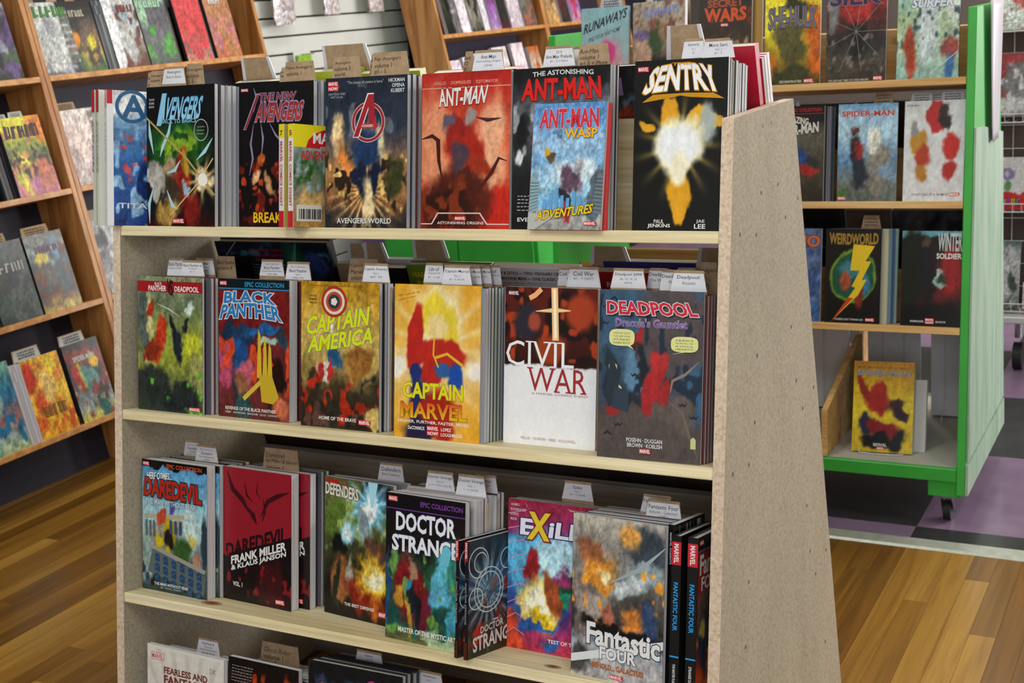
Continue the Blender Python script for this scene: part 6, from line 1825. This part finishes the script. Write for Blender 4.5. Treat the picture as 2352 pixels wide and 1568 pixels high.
def art_winter(c):
    G(c, [(0, '0e0c0e'), (.2, '140e10'), (.3, '5c1c1c'), (.5, '7c1c1c'), (.7, '2c1a18'), (.93, '101410'), (.95, '5c94a4'), (1, '6ca0b0')], [('b', .15, .6, .25, .4, 0, '121812', .4), ('b', .45, .5, .14, .34, 0, '18161a', .4), ('b', .68, .5, .16, .1, 0, 'a0b4a8', .15), ('b', .68, .5, .11, .06, 0, '243c34', .4), ('b', .85, .6, .16, .3, 0, '8c2020', .5), ('b', .42, .87, .08, .06, 0, '4c3c34', .4), ('b', .4, .05, .6, .12, 0, '0e0e10', .3)], 67, .1, .04, 48, 72)
    c.text('WINTER', (.6, .79, 1.0, .98), 'c0c8cc', .04)
    c.text('SOLDIER', (.58, .71, 1.0, .77), 'd8d4d8', .06)
    c.text('REMENDER', (.17, .04, .4, .06), 'd8d4d8', .02)
    c.text('BOSCHI', (.6, .04, .76, .06), 'd8d4d8', .02)
    c.logo(.42, .055, .15, .03, now=True)
cbook(.548, .742, .153, .256, .012, ag(68, ('3c5c94', '3c5488', '34508c', '5c6c94'), 'BIO', 'd0602c', (.5, .8, .98, .93)), 'blue comic with orange title half hidden behind the end panel')
cbook(.548, .908, .150, .256, .010, art_weird, 'black comic with a yellow lightning bolt over a green globe on the cart')
for i in range(4):
    cbook(.548, .918+.006*i, .155, .256, .010, None, '%s comic behind the lightning bolt cover' % ORD[i], 'comics behind the lightning bolt cover', .024+i*.011, col=('a8a890', '6c8c98', '3c5c94', '8cb0a8')[i])
cbook(.548, 1.112, .153, .252, .010, art_winter, 'dark red and black comic with pale blue title at the right end of the cart')
# things on the rear side of the cart, glimpsed over the front comics
def crear(z, x, w, h, t, col, lab, s=.175, art=None, cream=False):
    cv = cover_mesh('cover', w, h, t, art, col, 'R')
    put_book('comic_book', frame_matrix((0, cfy(z), z), (1, 0, 0), (0, ct, st), (0, -st, ct), x, s+.0, 0, 0, -.045), w, h, t, cv, lab, None, False, cream, 'R')
crear(.876, .80, .15, .262, .02, '4c4440', 'grey-brown comic on the rear of the cart above the black and grey cover', .20)
crear(.876, .96, .16, .262, .02, '2c2824', 'dark comic on the rear of the cart above the sky blue cover', .20)
crear(.876, 1.12, .14, .258, .02, '5c5450', 'brown card stack on the rear of the cart above the white cover', .20)
crear(.548, .76, .17, .31, .02, '16161a', 'tall black comic with tiny lettering on the rear of the cart', .20, ag(69, ('141418', '18181c'), '#', '50505a', (.05, .6, .9, .63)))
crear(.548, .935, .12, .30, .02, '4c4038', 'brown card on the rear of the cart above the lightning bolt cover', .20)
crear(.548, 1.06, .20, .30, .02, '1c1c20', 'tall black comic with a grey figure on the rear of the cart', .20, ag(60, ('16161a', '1c1c20', '34343a'), None))
def ctab(z, x0, x1, nb, nt, s, lab, kind='W'):
    r = empty('divider_card', mat=frame_matrix(*cfr(z), x0, s, 0, 0))
    tag(r, lab, 'card')
    w = x1-x0
    MB().prism([(0, .002), (w, .002), (w, nb-.003), (w-.007, nt), (.007, nt), (0, nb-.003)], 1, 0, .0012).build('card', M['kraft'], r)
    cv = Canvas(w, nt-nb, 0, .0001)
    if kind == 'W':
        cv.poly([(.03, .04), (.97, .04), (.9, .95), (.1, .95)], 'b0aeb4')
    cv.scribble(.2, .15, .8, .85, 3, '50505a', .05, int(x0*100))
    o = cv.mb.build('paper_label' if kind == 'W' else 'handwriting', M['paper'], r, fix=False)
    o.matrix_local = Matrix.Translation((0, -.0005, nb))
for a in ((.876, 1.02, 1.075, .256, .290, .05, 'brown handwritten card over the sky blue comic on the cart', 'K'), (.876, 1.118, 1.18, .256, .284, .04, 'left grey label card over the white comic on the cart'), (.876, 1.165, 1.215, .256, .284, .055, 'middle grey label card over the white comic on the cart'),
          (.876, 1.195, 1.262, .256, .284, .035, 'right grey label card over the white comic on the cart'), (.548, .99, 1.045, .256, .292, .06, 'grey card over the lightning bolt comic on the cart', 'K'), (.876, .76, .82, .256, .278, .06, 'grey label card over the black and grey comic on the cart'),
          (1.189, .22, .30, .243, .275, .05, 'grey label card over the pale grey-blue comic'), (1.189, .36, .50, .25, .275, .06, 'grey label card over the brownish comic')):
    ctab(*a)

# base of the cart: pine divider board, wire racks with white trays, comic on an easel
b = MB().prism([(1.405, .173), (2.0, .173), (2.0, .42), (1.80, .42), (1.415, .305)], 0, .905, .922).build('divider_board', M['honey_x'], cart, bevel=.0015)
for i, (x, w, lab) in enumerate(((.62, .26, 'left'), (.935, .155, 'middle'), (1.12, .135, 'right'))):
    r = empty('magazine_holder', (x, 1.80, .173))
    tag(r, 'grey-white magazine holder back with a wire stand, %s of three on the cart floor' % lab, 'holder')
    MB().box(0, w, .03, .036, .004, .27).build('back_plate', M['white'], r, bevel=.001)
    MB().box(0, w, .036, .11, .004, .012).build('tray', M['white'], r, bevel=.001)
    wm = MB()
    wm.tube([(w*.3, .024, .265), (w*.3, .020, .10), (w*.3, -.03, .004)], .0016, 6)
    wm.tube([(w*.3, .024, .262), (w*.7, .024, .262), (w*.72, .024, .245)], .0016, 6)
    wm.tube([(w*.7, .024, .262), (w*.7, .018, .02), (w*.95, .018, .004)], .0016, 6)
    wm.build('wire_stand', M['wire'], r)
def art_leap(c):
    G(c, [(0, 'c8a82c'), (.5, 'd8c030'), (.85, 'c89820'), (1, 'b87c1c')], [('b', .4, .55, .2, .14, 30, '9c2420', .4), ('b', .2, .7, .07, .16, 20, '8c2420', .4), ('b', .45, .68, .13, .09, 0, 'a82824', .3), ('b', .72, .5, .14, .09, 0, '3c2028', .4), ('b', .2, .3, .12, .12, 0, '242848', .4), ('b', .5, .26, .3, .08, -14, '7c1c24', .4), ('b', .4, .12, .26, .1, 0, '16141a', .35), ('b', .75, .12, .12, .12, -30, '1c1a24', .4), ('b', .8, .4, .14, .06, -20, '2c1c2c', .4)], 50, .08, .04, 48, 72)
    c.text('MILES MORALES: THE ULTIMATE', (.06, .92, .92, .945), '84581c', .03)
    c.text('SPIDER-MAN', (.05, .84, .93, .905), '9ca0a4', .08, '4c5058', .03)
    c.text('REVIVAL', (.36, .065, .58, .1), 'd8d4d4', .04)
    c.logo(.42, .03, .12, .03)
m = Matrix.Translation((.975, 1.462, .176)) @ Matrix.Rotation(math.radians(4), 4, 'Z') @ Matrix.Rotation(math.radians(-16), 4, 'X')
put_book('comic_book', m, .163, .252, .034, cover_mesh('cover', .163, .252, .034, art_leap, 'b8841c'), 'thick yellow comic with a red and dark shape on a wire easel')
m2 = m @ Matrix.Translation((.03, .036, -.010))
put_book('comic_book', m2, .163, .215, .022, cover_mesh('cover', .163, .215, .022, None, 'b8b8b8'), 'white-paged book behind the yellow comic on the cart floor')
r = empty('book_easel', mat=m)
tag(r, 'thin bent wire easel under the yellow comic on the cart floor', 'easel')
wm = MB()
wm.tube([(.02, -.006, .012), (.022, -.008, -.002), (.06, -.010, -.004), (.12, -.010, -.004), (.140, -.008, -.002), (.142, -.006, .012)], .0014, 6)
wm.tube([(.03, -.008, -.003), (.03, .07, -.002), (.03, .075, .17), (.13, .075, .17), (.13, .07, -.002), (.13, -.008, -.003)], .0014, 6)
wm.build('wire_frame', M['wire'], r)

# ------------------------------------------------------------------ white wire book rack at the far right
RY = 3.05
r = empty('wire_rack', (1.10, RY, 0))
tag(r, 'white wire book rack on casters at the right edge behind the green cart', 'rack')
g = MB()
for i in range(12):
    g.tube([(.004+i*.07, 0, .20), (.004+i*.07, 0, 1.52)], .0018, 5)
for j in range(16):
    g.tube([(0, -.002, .22+j*.085), (.78, -.002, .22+j*.085)], .0018, 5)
g.build('grid', M['wire'], r)
RS = (1.235, .92, .60, .232)
for z in RS:
    g = MB()
    g.tube([(0, -.11, z), (.78, -.11, z)], .0026, 6)
    g.tube([(0, -.115, z+.03), (.78, -.115, z+.03)], .0022, 6)
    for i in range(27):
        g.tube([(i*.03, -.11, z), (i*.03, -.004, z)], .0015, 5)
        g.tube([(i*.03, -.115, z+.03), (i*.03, -.11, z)], .0013, 4)
    g.build('tray', M['wire'], r)
MB().box(-.01, .79, -.13, .06, .19, .215).build('base_bar', M['wire'], r, bevel=.003)
for cx in (.11, .68):
    MB().tube([(cx, -.05, .18), (cx, -.05, .12)], .014, 10).build('caster_stem', M['chrome'], r)
    MB().tube([(cx-.016, -.05, .05), (cx+.016, -.05, .05)], .05, 18).build('caster_wheel', M['rubber'], r)
MB().box(-.01, .79, .02, .30, .22, 1.5).build('inner_board', mat_plain('brown_board', '4c4038', .7, .1, 8), r)
def rbook(x, z, w, h, art, lab, col='c8c8cc', t=.015):
    cv = cover_mesh('cover', w, h, t, art, col)
    put_book('comic_book', Matrix.Translation((1.10+x, RY-.085, z+.004)) @ Matrix.Rotation(math.radians(-14), 4, 'X'), w, h, t, cv, lab)
def art_ultra(c):
    G(c, [(0, '5c5858'), (.5, '8c2424'), (1, '8c1c20')], [('b', .7, .55, .3, .3, 0, '6c6c70', .4), ('n', 9, 'b0b0b4', .6, .1, .8), ('b', .6, .2, .4, .15, 0, 'a8a8ac', .5)], 91, .2, .06, 40, 60)
    c.rect(0, 0, .28, 1, 'c4c4c4')
    V = ('U', 'L', 'T', 'R', 'A', 'M', 'A', 'N')
    for k, s in enumerate(V):
        c.text(s, (.07, .9-k*.118, .22, .98-k*.118), '1c1c20', .05)
def art_kids(c):
    G(c, [(0, 'b02428'), (.3, 'b42c2c'), (.33, 'c4c4c8'), (1, 'c8c8cc')], [('b', .5, .7, .2, .12, 0, '7c78a8', .3), ('b', .5, .45, .09, .12, 0, '5c8454', .4), ('b', .5, .7, .08, .05, 0, 'c0a8b8', .5)], 92, .08, .03, 40, 60)
    for k, cc in enumerate(('5c3c9c', '3c8c3c', 'b8a82c', '8c3c9c', 'a8b02c', '3c7c9c')):
        c.bars(.1+k*.13, .08, .22+k*.13, .22, 1, cc, '282430', k)
rbook(.0, 1.235, .125, .19, ag(93, ('b4c0bc', 'c0c8c4', 'a05048'), None), 'pale comic with a red head shape at the top of the wire rack')
rbook(.135, 1.235, .13, .19, ag(94, ('8c3c40', 'b8b8bc', '3c6c34', '3c3c40'), 'Splat', 'd0d0d4', (.1, .4, .9, .6)), 'colourful comic at the top right of the wire rack')
rbook(-.03, .935, .175, .225, art_ultra, 'red and white comic with vertical black title in the wire rack')
rbook(.0, .60, .128, .19, art_kids, 'white and red comic with coloured letters in the wire rack')
rbook(.14, .60, .12, .18, ag(95, ('3c4048', '5c5c50', '8c8c34'), None), 'dark comic right of the white and red one in the wire rack')
rbook(-.03, .232, .14, .25, ag(96, ('3c4c44', 'a8a8b0', 'b0b0b8', 'b4b4bc', '4c6c68'), None), 'grey-white comic with a small flame mark low in the wire rack')
rbook(.125, .232, .12, .10, ag(97, ('b49ca0', 'c0b0b0'), None), 'pale pink comic low in the wire rack')
rbook(.19, .31, .10, .20, ag(98, ('2c6c70', 'a8982c', 'b0a030'), None), 'teal and yellow comic low in the wire rack')
